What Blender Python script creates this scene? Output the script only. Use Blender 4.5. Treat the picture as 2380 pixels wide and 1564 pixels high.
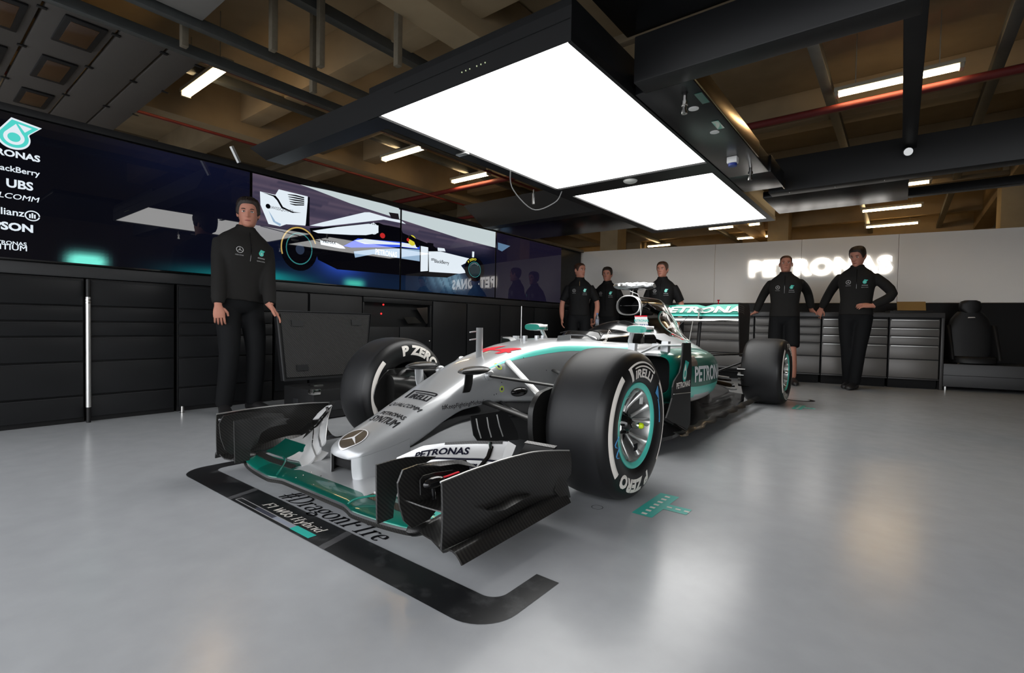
import bpy, bmesh, math, random
from math import sin, cos, pi, radians, sqrt, atan2
from mathutils import Vector, Matrix
random.seed(7)
for o in list(bpy.data.objects): bpy.data.objects.remove(o)
SC = bpy.context.scene
COL = SC.collection
# ---------------------------------------------------------------- camera
CAM_LOC = Vector((1.7730, -1.9866, 0.7588)); YAW, PITCH, ROLL, FPX = 0.6654, -0.0255, 0.0181, 1150.05
_f = Vector((-sin(YAW)*cos(PITCH), cos(YAW)*cos(PITCH), sin(PITCH)))
_r0 = Vector((cos(YAW), sin(YAW), 0)); _u0 = _r0.cross(_f)
_r = _r0*cos(ROLL) + _u0*sin(ROLL); _u = _u0*cos(ROLL) - _r0*sin(ROLL)
cd = bpy.data.cameras.new('camera'); cam = bpy.data.objects.new('camera', cd); COL.objects.link(cam)
cam.matrix_world = Matrix(((_r.x, _u.x, -_f.x, CAM_LOC.x), (_r.y, _u.y, -_f.y, CAM_LOC.y), (_r.z, _u.z, -_f.z, CAM_LOC.z), (0, 0, 0, 1)))
cd.sensor_width = 36; cd.lens = FPX*36/2380; cd.clip_start = 0.05; cd.clip_end = 200
SC.camera = cam
# ---------------------------------------------------------------- world (overcast daylight entering by the open garage front)
W = bpy.data.worlds.new('daylight'); SC.world = W; W.use_nodes = True
W.node_tree.nodes['Background'].inputs[0].default_value = (0.95, 0.97, 1.0, 1)
W.node_tree.nodes['Background'].inputs[1].default_value = WORLD_STRENGTH = 3.6
SC.view_settings.view_transform = 'Standard'; SC.view_settings.look = 'None'
SC.view_settings.exposure = 0.0; SC.view_settings.gamma = 1.0; SC.view_settings.use_curve_mapping = False
PANEL_STRENGTH = 5.0; TUBE_STRENGTH = 34.0

# ---------------------------------------------------------------- measured points -> world
def ray(px, py):
    return _f + _r*((px-1190)/FPX) - _u*((py-782)/FPX)
def onp(px, py, n, d):
    v = ray(px, py); n = Vector(n); t = (d-n.dot(CAM_LOC))/n.dot(v); return CAM_LOC+v*t
def onx(px, py, x): return onp(px, py, (1, 0, 0), x)
def ony(px, py, y): return onp(px, py, (0, 1, 0), y)
def onz(px, py, z): return onp(px, py, (0, 0, 1), z)

# ---------------------------------------------------------------- materials
def lin(c):
    c = c/255.0
    return c/12.92 if c <= 0.04045 else ((c+0.055)/1.055)**2.4
def rgb(r, g, b): return (lin(r), lin(g), lin(b))
MATS = {}
def mat(name, col, rough=0.5, metal=0.0, coat=0.0, emit=None, estr=0.0, var=0.08, scale=30.0, bump=0.0, spec=0.5, alpha=None, trans=0.0):
    if name in MATS: return MATS[name]
    m = bpy.data.materials.new(name); m.use_nodes = True; nt = m.node_tree; b = nt.nodes['Principled BSDF']
    b.inputs['Roughness'].default_value = rough; b.inputs['Metallic'].default_value = metal
    b.inputs['Coat Weight'].default_value = coat; b.inputs['Coat Roughness'].default_value = 0.04
    b.inputs['Specular IOR Level'].default_value = spec
    b.inputs['Transmission Weight'].default_value = trans
    c4 = (*col, 1)
    if var > 0:
        tc = nt.nodes.new('ShaderNodeTexCoord'); nz = nt.nodes.new('ShaderNodeTexNoise'); nz.inputs['Scale'].default_value = scale; nz.inputs['Detail'].default_value = 3
        mx = nt.nodes.new('ShaderNodeMix'); mx.data_type = 'RGBA'
        nt.links.new(tc.outputs['Object'], nz.inputs['Vector']); nt.links.new(nz.outputs['Fac'], mx.inputs[0])
        mx.inputs[6].default_value = (*[max(0, x*(1-var)) for x in col], 1); mx.inputs[7].default_value = (*[min(1, x*(1+var)) for x in col], 1)
        nt.links.new(mx.outputs[2], b.inputs['Base Color'])
        if bump > 0:
            bp = nt.nodes.new('ShaderNodeBump'); bp.inputs['Strength'].default_value = bump; bp.inputs['Distance'].default_value = 0.002
            nt.links.new(nz.outputs['Fac'], bp.inputs['Height']); nt.links.new(bp.outputs['Normal'], b.inputs['Normal'])
    else:
        b.inputs['Base Color'].default_value = c4
    if emit is not None:
        b.inputs['Emission Color'].default_value = (*emit, 1); b.inputs['Emission Strength'].default_value = estr
    MATS[name] = m
    return m
def carbon(name, dark=0.012, light=0.055, scale=45.0, rough=0.34, coat=0.2):
    m = bpy.data.materials.new(name); m.use_nodes = True; nt = m.node_tree; b = nt.nodes['Principled BSDF']
    tc = nt.nodes.new('ShaderNodeTexCoord')
    w = nt.nodes.new('ShaderNodeTexWave'); w.bands_direction = 'DIAGONAL'; w.inputs['Scale'].default_value = scale
    nz = nt.nodes.new('ShaderNodeTexNoise'); nz.inputs['Scale'].default_value = 6
    mx = nt.nodes.new('ShaderNodeMix'); mx.data_type = 'RGBA'; mx.inputs[6].default_value = (dark,)*3+(1,); mx.inputs[7].default_value = (light, light*.95, light*.88, 1)
    mm = nt.nodes.new('ShaderNodeMath'); mm.operation = 'MULTIPLY'
    nt.links.new(tc.outputs['Object'], w.inputs['Vector']); nt.links.new(tc.outputs['Object'], nz.inputs['Vector'])
    nt.links.new(w.outputs['Fac'], mm.inputs[0]); nt.links.new(nz.outputs['Fac'], mm.inputs[1])
    nt.links.new(mm.outputs[0], mx.inputs[0]); nt.links.new(mx.outputs[2], b.inputs['Base Color'])
    mr = nt.nodes.new('ShaderNodeMapRange'); mr.inputs[3].default_value = rough+.06; mr.inputs[4].default_value = rough-.04
    nt.links.new(w.outputs['Fac'], mr.inputs[0]); nt.links.new(mr.outputs[0], b.inputs['Roughness'])
    b.inputs['Coat Weight'].default_value = coat; b.inputs['Coat Roughness'].default_value = 0.12; b.inputs['Metallic'].default_value = 0.25
    MATS[name] = m
    return m

silver = mat('silver_paint', rgb(176, 178, 180), 0.36, 0.45, coat=0.7, var=0)
silver2 = mat('bright_silver_paint', rgb(208, 208, 208), 0.35, 0.3, coat=0.5, var=0)
teal = mat('teal_paint', rgb(0, 118, 102), 0.3, 0.4, coat=0.6, var=0)
tealb = mat('bright_teal_paint', rgb(84, 208, 192), 0.35, 0.1, coat=0.4, var=0)
teald = mat('dark_teal_paint', rgb(0, 84, 72), 0.28, 0.35, coat=0.6, var=0)
tealm = mat('turquoise_mark', rgb(45, 178, 165), 0.4, var=0.05)
chrome_dark = mat('dark_chrome_paint', rgb(58, 56, 55), 0.12, 0.9, coat=0.8, var=0.05, scale=60)
chrome = mat('polished_metal', rgb(210, 208, 204), 0.14, 1.0, var=0.05, scale=50)
alu = mat('brushed_aluminium', rgb(200, 200, 198), 0.33, 0.8, var=0.05, scale=80)
black_gloss = mat('black_gloss', (0.006, 0.006, 0.0065), 0.16, 0.0, coat=0.4, var=0.1)
black_satin = mat('black_satin', (0.0085, 0.0085, 0.009), 0.48, var=0.15, scale=20, spec=.3)
black_matte = mat('black_matte', (0.008, 0.008, 0.0085), 0.7, var=0.2, spec=0.2)
rubber = mat('tyre_rubber', (0.0095, 0.0098, 0.011), 0.5, var=0.25, scale=18, bump=0.05, spec=0.4)
rubber_side = mat('tyre_sidewall', (0.007, 0.007, 0.0075), 0.4, var=0.2, scale=14, spec=0.4)
white_print = mat('white_print', rgb(236, 230, 222), 0.6, var=0)
white_paint = mat('white_paint', rgb(232, 232, 230), 0.4, var=0.03)
black_print = mat('black_print', (0.006, 0.006, 0.008), 0.6, var=0, spec=.12)
navy_print = mat('navy_print', rgb(10, 11, 30), 0.6, var=0, spec=.12)
red_print = mat('red_print', rgb(214, 22, 44), 0.6, var=0, spec=.2)
yellow = mat('lime_yellow', rgb(205, 235, 20), 0.4, var=0.04)
blue_chalk = mat('blue_chalk', rgb(80, 150, 205), 0.7, var=0.2)
grey_print = mat('grey_print', rgb(140, 146, 160), 0.5, var=0.05)
carb = carbon('carbon_fibre')
carb_f = carbon('carbon_fibre_fine', 0.007, 0.02, 70, 0.34, 0.2)
carb_m = carbon('carbon_fibre_matte', 0.006, 0.016, 60, 0.42, 0.1)

# ---------------------------------------------------------------- mesh builder
class MB:
    def __init__(s): s.v = []; s.f = []; s.m = []; s.cm = 0
    def vert(s, p): s.v.append(tuple(p)); return len(s.v)-1
    def face(s, idx): s.f.append(tuple(idx)); s.m.append(s.cm)
    def box(s, a, b, M=None):
        x0, y0, z0 = a; x1, y1, z1 = b; k = len(s.v)
        P = [(x0,y0,z0),(x1,y0,z0),(x1,y1,z0),(x0,y1,z0),(x0,y0,z1),(x1,y0,z1),(x1,y1,z1),(x0,y1,z1)]
        for p in P: s.v.append(tuple(M @ Vector(p)) if M is not None else p)
        for q in ((3,2,1,0),(4,5,6,7),(0,1,5,4),(1,2,6,5),(2,3,7,6),(3,0,4,7)): s.face([k+i for i in q])
        return s
    def bbox(s, a, b, bev=0.006, M=None, seg=2):
        bm = bmesh.new(); bmesh.ops.create_cube(bm, size=1)
        for v in bm.verts: v.co = Vector([(a[i]+b[i])/2+v.co[i]*(b[i]-a[i]) for i in range(3)])
        bev = min(bev, .45*min(abs(b[i]-a[i]) for i in range(3)))
        bmesh.ops.bevel(bm, geom=bm.edges[:], offset=bev, segments=seg, affect='EDGES', profile=.6)
        k = len(s.v); bm.verts.index_update()
        for v in bm.verts: s.v.append(tuple(M @ v.co if M is not None else v.co))
        for f in bm.faces: s.face([k+v.index for v in f.verts])
        bm.free(); return s
    def prism(s, loop, off, cap=True):
        """closed loop of points extruded by vector off"""
        off = Vector(off); n = len(loop); k = len(s.v)
        for p in loop: s.v.append(tuple(p))
        for p in loop: s.v.append(tuple(Vector(p)+off))
        s.face([k+i for i in range(n)][::-1]); s.face([k+n+i for i in range(n)])
        for i in range(n): s.face((k+i, k+(i+1) % n, k+n+(i+1) % n, k+n+i))
        return s
    def loft(s, rings, closed=True, caps=(True, True)):
        n = len(rings[0]); k = len(s.v)
        for r in rings:
            for p in r: s.v.append(tuple(p))
        for i in range(len(rings)-1):
            for j in range(n if closed else n-1):
                a = k+i*n+j; b = k+i*n+(j+1) % n
                s.face((a, b, b+n, a+n))
        if closed and caps[0]: s.face([k+j for j in range(n)][::-1])
        if closed and caps[1]: s.face([k+(len(rings)-1)*n+j for j in range(n)])
        return s
    def tube(s, pts, r, n=10, caps=True, ell=None, up=None):
        pts = [Vector(p) for p in pts]; rings = []
        t0 = (pts[1]-pts[0]).normalized()
        a = Vector(up) if up is not None else (Vector((0,0,1)) if abs(t0.z) < .9 else Vector((1,0,0)))
        for i, p in enumerate(pts):
            t = (pts[min(i+1,len(pts)-1)]-pts[max(i-1,0)]).normalized()
            a = (a-t*a.dot(t)).normalized(); b = t.cross(a)
            ri = r[i] if isinstance(r, (list, tuple)) else r
            e = ell if ell is not None else 1.0
            rings.append([p+a*(ri*cos(2*pi*j/n)*e)+b*(ri*sin(2*pi*j/n)) for j in range(n)])
        s.loft(rings, True, (caps, caps)); return s
    def lathe(s, prof, org, ax, n=48, ref=None, closed=False, a0=0, a1=2*pi):
        """prof: list of (r, h) along axis ax from org"""
        ax = Vector(ax).normalized(); ref = Vector(ref) if ref is not None else (Vector((0,0,1)) if abs(ax.z) < .9 else Vector((1,0,0)))
        e1 = (ref-ax*ref.dot(ax)).normalized(); e2 = ax.cross(e1); org = Vector(org); k = len(s.v); m = len(prof)
        full = abs(a1-a0-2*pi) < 1e-6; nn = n if full else n+1
        for i in range(nn):
            t = a0+(a1-a0)*i/n
            for r, h in prof: s.v.append(tuple(org+ax*h+(e1*cos(t)+e2*sin(t))*r))
        for i in range(n):
            i2 = (i+1) % nn
            for j in range(m if closed else m-1):
                j2 = (j+1) % m
                s.face((k+i*m+j, k+i2*m+j, k+i2*m+j2, k+i*m+j2))
        return s
    def sphere(s, c, r, n=14, m=10, M=None):
        rx, ry, rz = (r, r, r) if not isinstance(r, (tuple, list)) else r; c = Vector(c); rings = []
        for i in range(m+1):
            ph = pi*i/m; q = max(1e-4, sin(ph))
            ring = []
            for j in range(n):
                d = Vector((rx*q*cos(2*pi*j/n), ry*q*sin(2*pi*j/n), rz*cos(ph)))
                ring.append(c+(M @ d if M is not None else d))
            rings.append(ring)
        s.loft(rings, True, (True, True)); return s
    def patch(s, A, B, th=0.006, camber=0.0, n=14, k=8, cdir=(0,0,-1), prof=True):
        """solid skin between two polylines with thickness and camber"""
        A = resample(A, n); B = resample(B, n); cd_ = Vector(cdir)
        g = [[A[i].lerp(B[i], j/(k-1))+cd_*(camber*4*(j/(k-1))*(1-j/(k-1))) for j in range(k)] for i in range(n)]
        return s.sheet(g, th, prof)
    def sheet(s, top, th=0.006, prof=False):
        n = len(top); k = len(top[0]); nor = []
        top = [[Vector(p) for p in r] for r in top]
        for i in range(n):
            rr = []
            for j in range(k):
                du = top[min(i+1,n-1)][j]-top[max(i-1,0)][j]; dv = top[i][min(j+1,k-1)]-top[i][max(j-1,0)]
                q = du.cross(dv); rr.append(q.normalized() if q.length > 1e-9 else Vector((0,0,1)))
            nor.append(rr)
        k0 = len(s.v)
        for i in range(n):
            for j in range(k): s.v.append(tuple(top[i][j]))
        for i in range(n):
            for j in range(k):
                t = j/(k-1); q = (.35+.65*sin(pi*min(1,max(0,t*.9+.1)))) if prof else 1
                s.v.append(tuple(top[i][j]-nor[i][j]*th*q))
        N = n*k; I = lambda i, j: k0+i*k+j
        for i in range(n-1):
            for j in range(k-1):
                s.face((I(i,j), I(i+1,j), I(i+1,j+1), I(i,j+1))); s.face((N+I(i,j), N+I(i,j+1), N+I(i+1,j+1), N+I(i+1,j)))
        for i in range(n-1):
            s.face((I(i,0), N+I(i,0), N+I(i+1,0), I(i+1,0))); s.face((I(i,k-1), I(i+1,k-1), N+I(i+1,k-1), N+I(i,k-1)))
        for j in range(k-1):
            s.face((I(0,j), I(0,j+1), N+I(0,j+1), N+I(0,j))); s.face((I(n-1,j), N+I(n-1,j), N+I(n-1,j+1), I(n-1,j+1)))
        return s
    def mirror(s):
        """add the mirror image across x=0"""
        k = len(s.v); nf = len(s.f)
        s.v += [(-x, y, z) for x, y, z in s.v]
        for i in range(nf): s.f.append(tuple(k+j for j in reversed(s.f[i]))); s.m.append(s.m[i])
        return s
    def flipped(s):
        o = MB(); o.v = [(-x, y, z) for x, y, z in s.v]; o.f = [tuple(reversed(f)) for f in s.f]; o.m = list(s.m); return o
    def build(s, name, mats, parent=None, smooth=35, fix=True):
        me = bpy.data.meshes.new(name); me.from_pydata(s.v, [], s.f)
        if not isinstance(mats, (list, tuple)): mats = [mats]
        for m in mats: me.materials.append(m)
        if any(s.m): me.polygons.foreach_set('material_index', s.m)
        if fix:
            bm = bmesh.new(); bm.from_mesh(me); bmesh.ops.recalc_face_normals(bm, faces=bm.faces[:]); bm.to_mesh(me); bm.free()
        if smooth:
            me.shade_smooth(); me.set_sharp_from_angle(angle=radians(smooth))
        me.update()
        o = bpy.data.objects.new(name, me); COL.objects.link(o)
        if parent is not None: attach(o, parent)
        return o
def resample(P, n):
    P = [Vector(p) for p in P]; L = [0]
    for a, b in zip(P[:-1], P[1:]): L.append(L[-1]+(b-a).length)
    out = []
    for i in range(n):
        d = L[-1]*i/(n-1); j = 0
        while j < len(L)-2 and L[j+1] < d: j += 1
        t = (d-L[j])/max(1e-9, L[j+1]-L[j]); out.append(P[j].lerp(P[j+1], t))
    return out
def spline(P, n):
    P = [Vector(p) for p in P]; out = []; m = len(P)-1
    for i in range(n):
        u = i/(n-1)*m; k = min(int(u), m-1); t = u-k
        p0 = P[max(k-1, 0)]; p1 = P[k]; p2 = P[k+1]; p3 = P[min(k+2, m)]
        out.append(.5*((2*p1)+(p2-p0)*t+(2*p0-5*p1+4*p2-p3)*t*t+(3*p1-p0-3*p2+p3)*t**3))
    return out
def tab(T, y):
    """monotone-ish interpolation of table rows keyed on first column"""
    if y <= T[0][0]: return T[0][1:]
    if y >= T[-1][0]: return T[-1][1:]
    for k in range(len(T)-1):
        if T[k][0] <= y <= T[k+1][0]: break
    h = T[k+1][0]-T[k][0]; t = (y-T[k][0])/h; out = []
    for c in range(1, len(T[0])):
        d = (T[k+1][c]-T[k][c])/h
        def sl(i):
            if i <= 0 or i >= len(T)-1:
                j = 0 if i <= 0 else len(T)-2
                return (T[j+1][c]-T[j][c])/(T[j+1][0]-T[j][0])
            a = (T[i][c]-T[i-1][c])/(T[i][0]-T[i-1][0]); b = (T[i+1][c]-T[i][c])/(T[i+1][0]-T[i][0])
            return 0 if a*b <= 0 else 2*a*b/(a+b)
        m0, m1 = sl(k), sl(k+1)
        out.append((2*t**3-3*t*t+1)*T[k][c]+(t**3-2*t*t+t)*h*m0+(-2*t**3+3*t*t)*T[k+1][c]+(t**3-t*t)*h*m1)
    return out
# ---------------------------------------------------------------- scene objects
def attach(o, parent):
    o.parent = parent
    if parent.type == 'EMPTY': o.matrix_parent_inverse = Matrix.Translation(parent.location).inverted()
def tag(o, label=None, cat=None, group=None, kind=None):
    if label: o['label'] = label
    if cat: o['category'] = cat
    if group: o['group'] = group
    if kind: o['kind'] = kind
    return o
def thing(name, label, cat, loc=(0, 0, 0), group=None):
    o = bpy.data.objects.new(name, None); o.location = loc; o.empty_display_size = .1; COL.objects.link(o)
    return tag(o, label, cat, group)
# ---------------------------------------------------------------- lettering
def text_geo(s, h, bold=0.0, shear=0.0, sx=1.0, space=1.0, align='CENTER', grid=None):
    """letters as flat triangles: list of (u,v) and faces; cap height h, centred on the origin"""
    if bold > 0 and ('M' in s or 'W' in s):      # thicken these letters by overlaid shifted copies
        g = text_geo(s, h, 0, shear, sx, space, align, grid); d = bold*h*.8
        return join_geo(*[xf(g, a*d, b_*d) for a, b_ in ((0, 0), (1, .6), (-1, -.6), (1, -.6), (-1, .6))])
    cu = bpy.data.curves.new('t', 'FONT'); cu.body = s; cu.size = 1; cu.shear = shear; cu.offset = bold; cu.space_character = space
    cu.align_x = align; cu.resolution_u = 3; cu.fill_mode = 'BOTH'; cu.dimensions = '2D'
    o = bpy.data.objects.new('t', cu); COL.objects.link(o)
    bpy.context.view_layer.update()
    dg = bpy.context.evaluated_depsgraph_get(); me = bpy.data.meshes.new_from_object(o.evaluated_get(dg))
    bpy.data.objects.remove(o); bpy.data.curves.remove(cu)
    k = h/0.73
    bm = bmesh.new(); bm.from_mesh(me); bpy.data.meshes.remove(me)
    xs = [v.co.x for v in bm.verts]; xm = (min(xs)+max(xs))/2 if align == 'CENTER' else 0
    for v in bm.verts: v.co = Vector(((v.co.x-xm)*k*sx, (v.co.y-0.365)*k, 0))
    bmesh.ops.remove_doubles(bm, verts=bm.verts[:], dist=1e-6)
    if grid:
        for ax in (0, 1):
            c = [v.co[ax] for v in bm.verts]; a, b = min(c), max(c); q = a+grid
            while q < b:
                no = Vector((1, 0, 0)) if ax == 0 else Vector((0, 1, 0)); co = no*q
                bmesh.ops.bisect_plane(bm, geom=bm.verts[:]+bm.edges[:]+bm.faces[:], dist=1e-7, plane_co=co, plane_no=no); q += grid
    bm.verts.index_update()
    V = [(v.co.x, v.co.y) for v in bm.verts]; F = [[v.index for v in f.verts] for f in bm.faces]; bm.free()
    return V, F
def flat_geo(polys, grid=None):
    """filled polygons [(outer loop, [holes])] -> V,F"""
    bm = bmesh.new()
    for outer in polys:
        loops = outer if isinstance(outer[0][0], (tuple, list)) else [outer]
        es = []
        for lp in loops:
            vs = [bm.verts.new((x, y, 0)) for x, y in lp]
            es += [bm.edges.new((vs[i], vs[(i+1) % len(vs)])) for i in range(len(vs))]
        bmesh.ops.triangle_fill(bm, edges=es, use_beauty=True)
    if grid:
        for ax in (0, 1):
            c = [v.co[ax] for v in bm.verts]; a, b = min(c), max(c); q = a+grid
            while q < b:
                no = Vector((1, 0, 0)) if ax == 0 else Vector((0, 1, 0))
                bmesh.ops.bisect_plane(bm, geom=bm.verts[:]+bm.edges[:]+bm.faces[:], dist=1e-7, plane_co=no*q, plane_no=no); q += grid
    bm.verts.index_update()
    V = [(v.co.x, v.co.y) for v in bm.verts]; F = [[v.index for v in f.verts] for f in bm.faces]; bm.free()
    return V, F
def decal(name, geo, fn, m, parent=None, depth=0.0):
    """geo mapped by fn(u,v)->point on the surface (already lifted)"""
    V, F = geo; mb = MB(); mb.v = [tuple(fn(u, v)) for u, v in V]; mb.f = [tuple(f) for f in F]; mb.m = [0]*len(F)
    return mb.build(name, m, parent, smooth=None, fix=False)
def frame(org, ex, ey):
    org, ex, ey = Vector(org), Vector(ex).normalized(), Vector(ey).normalized()
    return lambda u, v: org+ex*u+ey*v
def xf(geo, dx=0, dy=0, s=1, rot=0, sx=1):
    V, F = geo; c, q = cos(rot), sin(rot)
    return [((x*c*s*sx-y*q*s)+dx, (x*q*s*sx+y*c*s)+dy) for x, y in V], F
def join_geo(*gs):
    V = []; F = []
    for v, f in gs:
        k = len(V); V += v; F += [[i+k for i in q] for q in f]
    return V, F
def disc(r, n=28, cx=0, cy=0, a0=0): return [(cx+r*cos(a0+2*pi*i/n), cy+r*sin(a0+2*pi*i/n)) for i in range(n)]
def ring_geo(r0, r1, n=40, grid=None): return flat_geo([[disc(r1, n), disc(r0, n)]], grid)
def star_geo(r, ringw=.09, grid=None):
    """three-pointed star in a ring"""
    g = [ring_geo(r*(1-ringw), r, 40)]
    pts = []
    for k in range(3):
        a = pi/2+k*2*pi/3
        pts += [(r*.97*cos(a), r*.97*sin(a)), (r*.11*cos(a+pi/3), r*.11*sin(a+pi/3))]
    g.append(flat_geo([pts])); V, F = join_geo(*g)
    return V, F
def drop_logo():
    """teardrop-and-ribbon oil mark, unit height: returns teal outline geo and white inner geo"""
    th = [i*2*pi/40 for i in range(41)]
    def drop(r, top, cx=0, cy=-.25):
        L = []
        for i in range(33):
            a = radians(125)+i*radians(290)/32
            L.append((cx+r*cos(a), cy+r*sin(a)))
        return L
    cx, cy = -.05, -.13
    A = lambda r, a0, a1, n: [(cx+r*cos(radians(a0+(a1-a0)*i/n)), cy+r*sin(radians(a0+(a1-a0)*i/n))) for i in range(n+1)]
    outer = [(-.10, .5), (.58, .37), (.30, .06)]+A(.37, 22, -205, 26)
    white = [(.0, .37)]+A(.265, 40, -212, 26)
    tri = [(.05, .39), (.40, .32), (.22, .12)]
    inner = disc(.165, 24, cx, cy)
    return outer, white, tri, inner
def box_thing(name, m, a, b, parent=None, bev=0.006): return MB().bbox(a, b, bev).build(name, m, parent, 30)
# ================================================================ SETTING
def struct(o): o['kind'] = 'structure'; return o
# floor: painted epoxy
fm = bpy.data.materials.new('grey_epoxy_floor'); fm.use_nodes = True; nt = fm.node_tree; b = nt.nodes['Principled BSDF']
tc = nt.nodes.new('ShaderNodeTexCoord'); n1 = nt.nodes.new('ShaderNodeTexNoise'); n1.inputs['Scale'].default_value = 1.3; n1.inputs['Detail'].default_value = 5
n2 = nt.nodes.new('ShaderNodeTexNoise'); n2.inputs['Scale'].default_value = 9; n2.inputs['Detail'].default_value = 6
mx = nt.nodes.new('ShaderNodeMix'); mx.data_type = 'RGBA'; mx.inputs[6].default_value = (*rgb(156, 158, 161), 1); mx.inputs[7].default_value = (*rgb(172, 174, 177), 1)
mr = nt.nodes.new('ShaderNodeMapRange'); mr.inputs[3].default_value = .17; mr.inputs[4].default_value = .30
bp = nt.nodes.new('ShaderNodeBump'); bp.inputs['Strength'].default_value = .06; bp.inputs['Distance'].default_value = .01
for l in ((tc.outputs['Object'], n1.inputs['Vector']), (tc.outputs['Object'], n2.inputs['Vector']), (n2.outputs['Fac'], mx.inputs[0]), (mx.outputs[2], b.inputs['Base Color']),
          (n1.outputs['Fac'], mr.inputs[0]), (mr.outputs[0], b.inputs['Roughness']), (n2.outputs['Fac'], bp.inputs['Height']), (bp.outputs['Normal'], b.inputs['Normal'])): nt.links.new(*l)
b.inputs['Specular IOR Level'].default_value = .5
struct(MB().box((-16, -16, -.1), (12, 18.5, 0)).build('floor', fm, smooth=None))
concrete = mat('concrete', rgb(152, 134, 106), 0.85, var=0.25, scale=2.2, bump=.3, spec=.2)
concrete2 = mat('dark_concrete', rgb(106, 94, 76), 0.9, var=0.3, scale=1.6, spec=.2)
plaster = mat('grey_plaster', rgb(160, 145, 118), 0.9, var=0.18, scale=3, spec=.2)
struct(MB().box((-11, -3.4, 4.6), (7.5, 18.5, 4.8)).build('ceiling', concrete, smooth=None))
struct(MB().box((-11.2, -3.4, 0), (-11, 18.5, 4.6)).build('wall_far_left', concrete2, smooth=None))
struct(MB().box((7.5, -3.4, 0), (7.7, 18.5, 4.6)).build('wall_right', concrete2, smooth=None))
struct(MB().box((-11, 18.3, 0), (7.5, 18.5, 4.6)).build('wall_far_back', concrete, smooth=None))
struct(MB().box((-11, -3.6, 2.75), (7.5, -3.4, 4.8)).build('wall_daylight_block', concrete2, smooth=None))   # unseen header, added to keep front daylight off the ceiling
tr = [0]
def trim(mb, m, smooth=30):
    tr[0] += 1; return struct(mb.build('trim_%d' % tr[0], m, smooth=smooth))
# concrete downstand beams of the ceiling
for y in (-.9, 1.9, 4.3, 7.4, 10.2, 13.4, 16.4): trim(MB().bbox((-11, y-.16, 4.05), (7.5, y+.16, 4.6), .02), concrete)
for x in (-7.2, -2.1, 3.6): trim(MB().bbox((x-.2, -3.3, 3.85), (x+.2, 18.3, 4.58), .02), concrete)
# columns and low rooms beyond the white wall
for x, y in ((-5.4, 12.2), (-1.4, 16.0), (-6.6, 16.6), (3.6, 12.4), (-9, 9.5)): trim(MB().bbox((x-.3, y-.3, 0), (x+.3, y+.3, 4.5), .02), plaster)
trim(MB().bbox((-4.6, 15.8, 0), (2.2, 16.3, 3.45), .02), mat('pale_plaster', rgb(220, 205, 178), .85, var=.06, scale=2, spec=.2))

# --- left wall that carries the screens
XW = -2.85
struct(MB().bbox((XW-.14, -2.6, 0), (XW-.045, 5.98, 2.12), .01).build('wall_left', black_satin))
trim(MB().bbox((XW-.15, -2.6, 2.085), (XW+.012, 5.98, 2.135), .006), black_satin)       # top rail
trim(MB().bbox((XW-.06, -2.6, 1.03), (XW+.05, 5.98, 1.112), .008), mat('charcoal_ledge', (.016, .0165, .0175), .45, var=.15))
# --- back wall, running slightly askew
EB = Vector((.9701, .2425, 0)); NB = Vector((.2425, -.9701, 0)); PB = Vector((1, 6.2, 0))
MBK = Matrix(((EB.x, NB.x, 0, PB.x), (EB.y, NB.y, 0, PB.y), (0, 0, 1, 0), (0, 0, 0, 1)))   # local (s along wall, d towards camera, z)
def BK(s, d, z): return MBK @ Vector((s, d, z))
WD = -.78
wall_white = mat('white_wall_panel', rgb(238, 234, 228), .42, var=.03, scale=2)
k = MB()
for s0, s1 in ((-4.45, -1.55), (-1.545, -.30), (-.295, .93), (.935, 3.7)):
    z0, z1 = [2.105+.012*(s+4.4) for s in (s0, s1)]
    P = [BK(s0, WD-.06, 1.17), BK(s1, WD-.06, 1.17), BK(s1, WD-.06, z1), BK(s0, WD-.06, z0)]
    k.prism(P, NB*.06)
struct(k.build('wall_back', wall_white, smooth=None))
struct(MB().bbox((-4.5, WD-.07, 0), (3.75, WD+.012, 1.165), .01, MBK).build('baseboard_back', black_satin))
# illuminated letters on the white wall
sign_m = mat('lit_letter', rgb(255, 255, 250), .4, emit=(1, .97, .93), estr=4.0, var=0)
V, F = text_geo('PETRONAS', .235, bold=.05, sx=1.0, space=1.14)
wid = max(v[0] for v in V)-min(v[0] for v in V)
pa = onp(1742, 642, (-.25, 1, 0), 6.2+.8-.25); pb = onp(2072, 632, (-.25, 1, 0), 6.2+.8-.25)
L = (pb-pa).length; SIGN_S = L/wid
root = thing('wall_sign', 'lit white letters mounted along the white back wall behind two people', 'sign', (pa+pb)/2)
mb = MB(); cen = (pa+pb)/2; ez = Vector((0, 0, 1)); e_s = (pb-pa).normalized()
for u, v in V: mb.v.append(tuple(cen+e_s*u*SIGN_S+ez*(v+.122)+NB*.055))
n0 = len(V)
for u, v in V: mb.v.append(tuple(cen+e_s*u*SIGN_S+ez*(v+.122)+NB*.02))
from collections import Counter
cnt = Counter()
for f in F:
    for i in range(len(f)): cnt[(f[i], f[(i+1) % len(f)])] += 1
for f in F: mb.face(f)
for (i, j) in cnt:
    if (j, i) not in cnt: mb.face((j, i, n0+i, n0+j))
mb.m = [0]*len(F)+[1]*(len(mb.f)-len(F))
mb.build('letters', [sign_m, white_paint], root, smooth=None)

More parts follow.
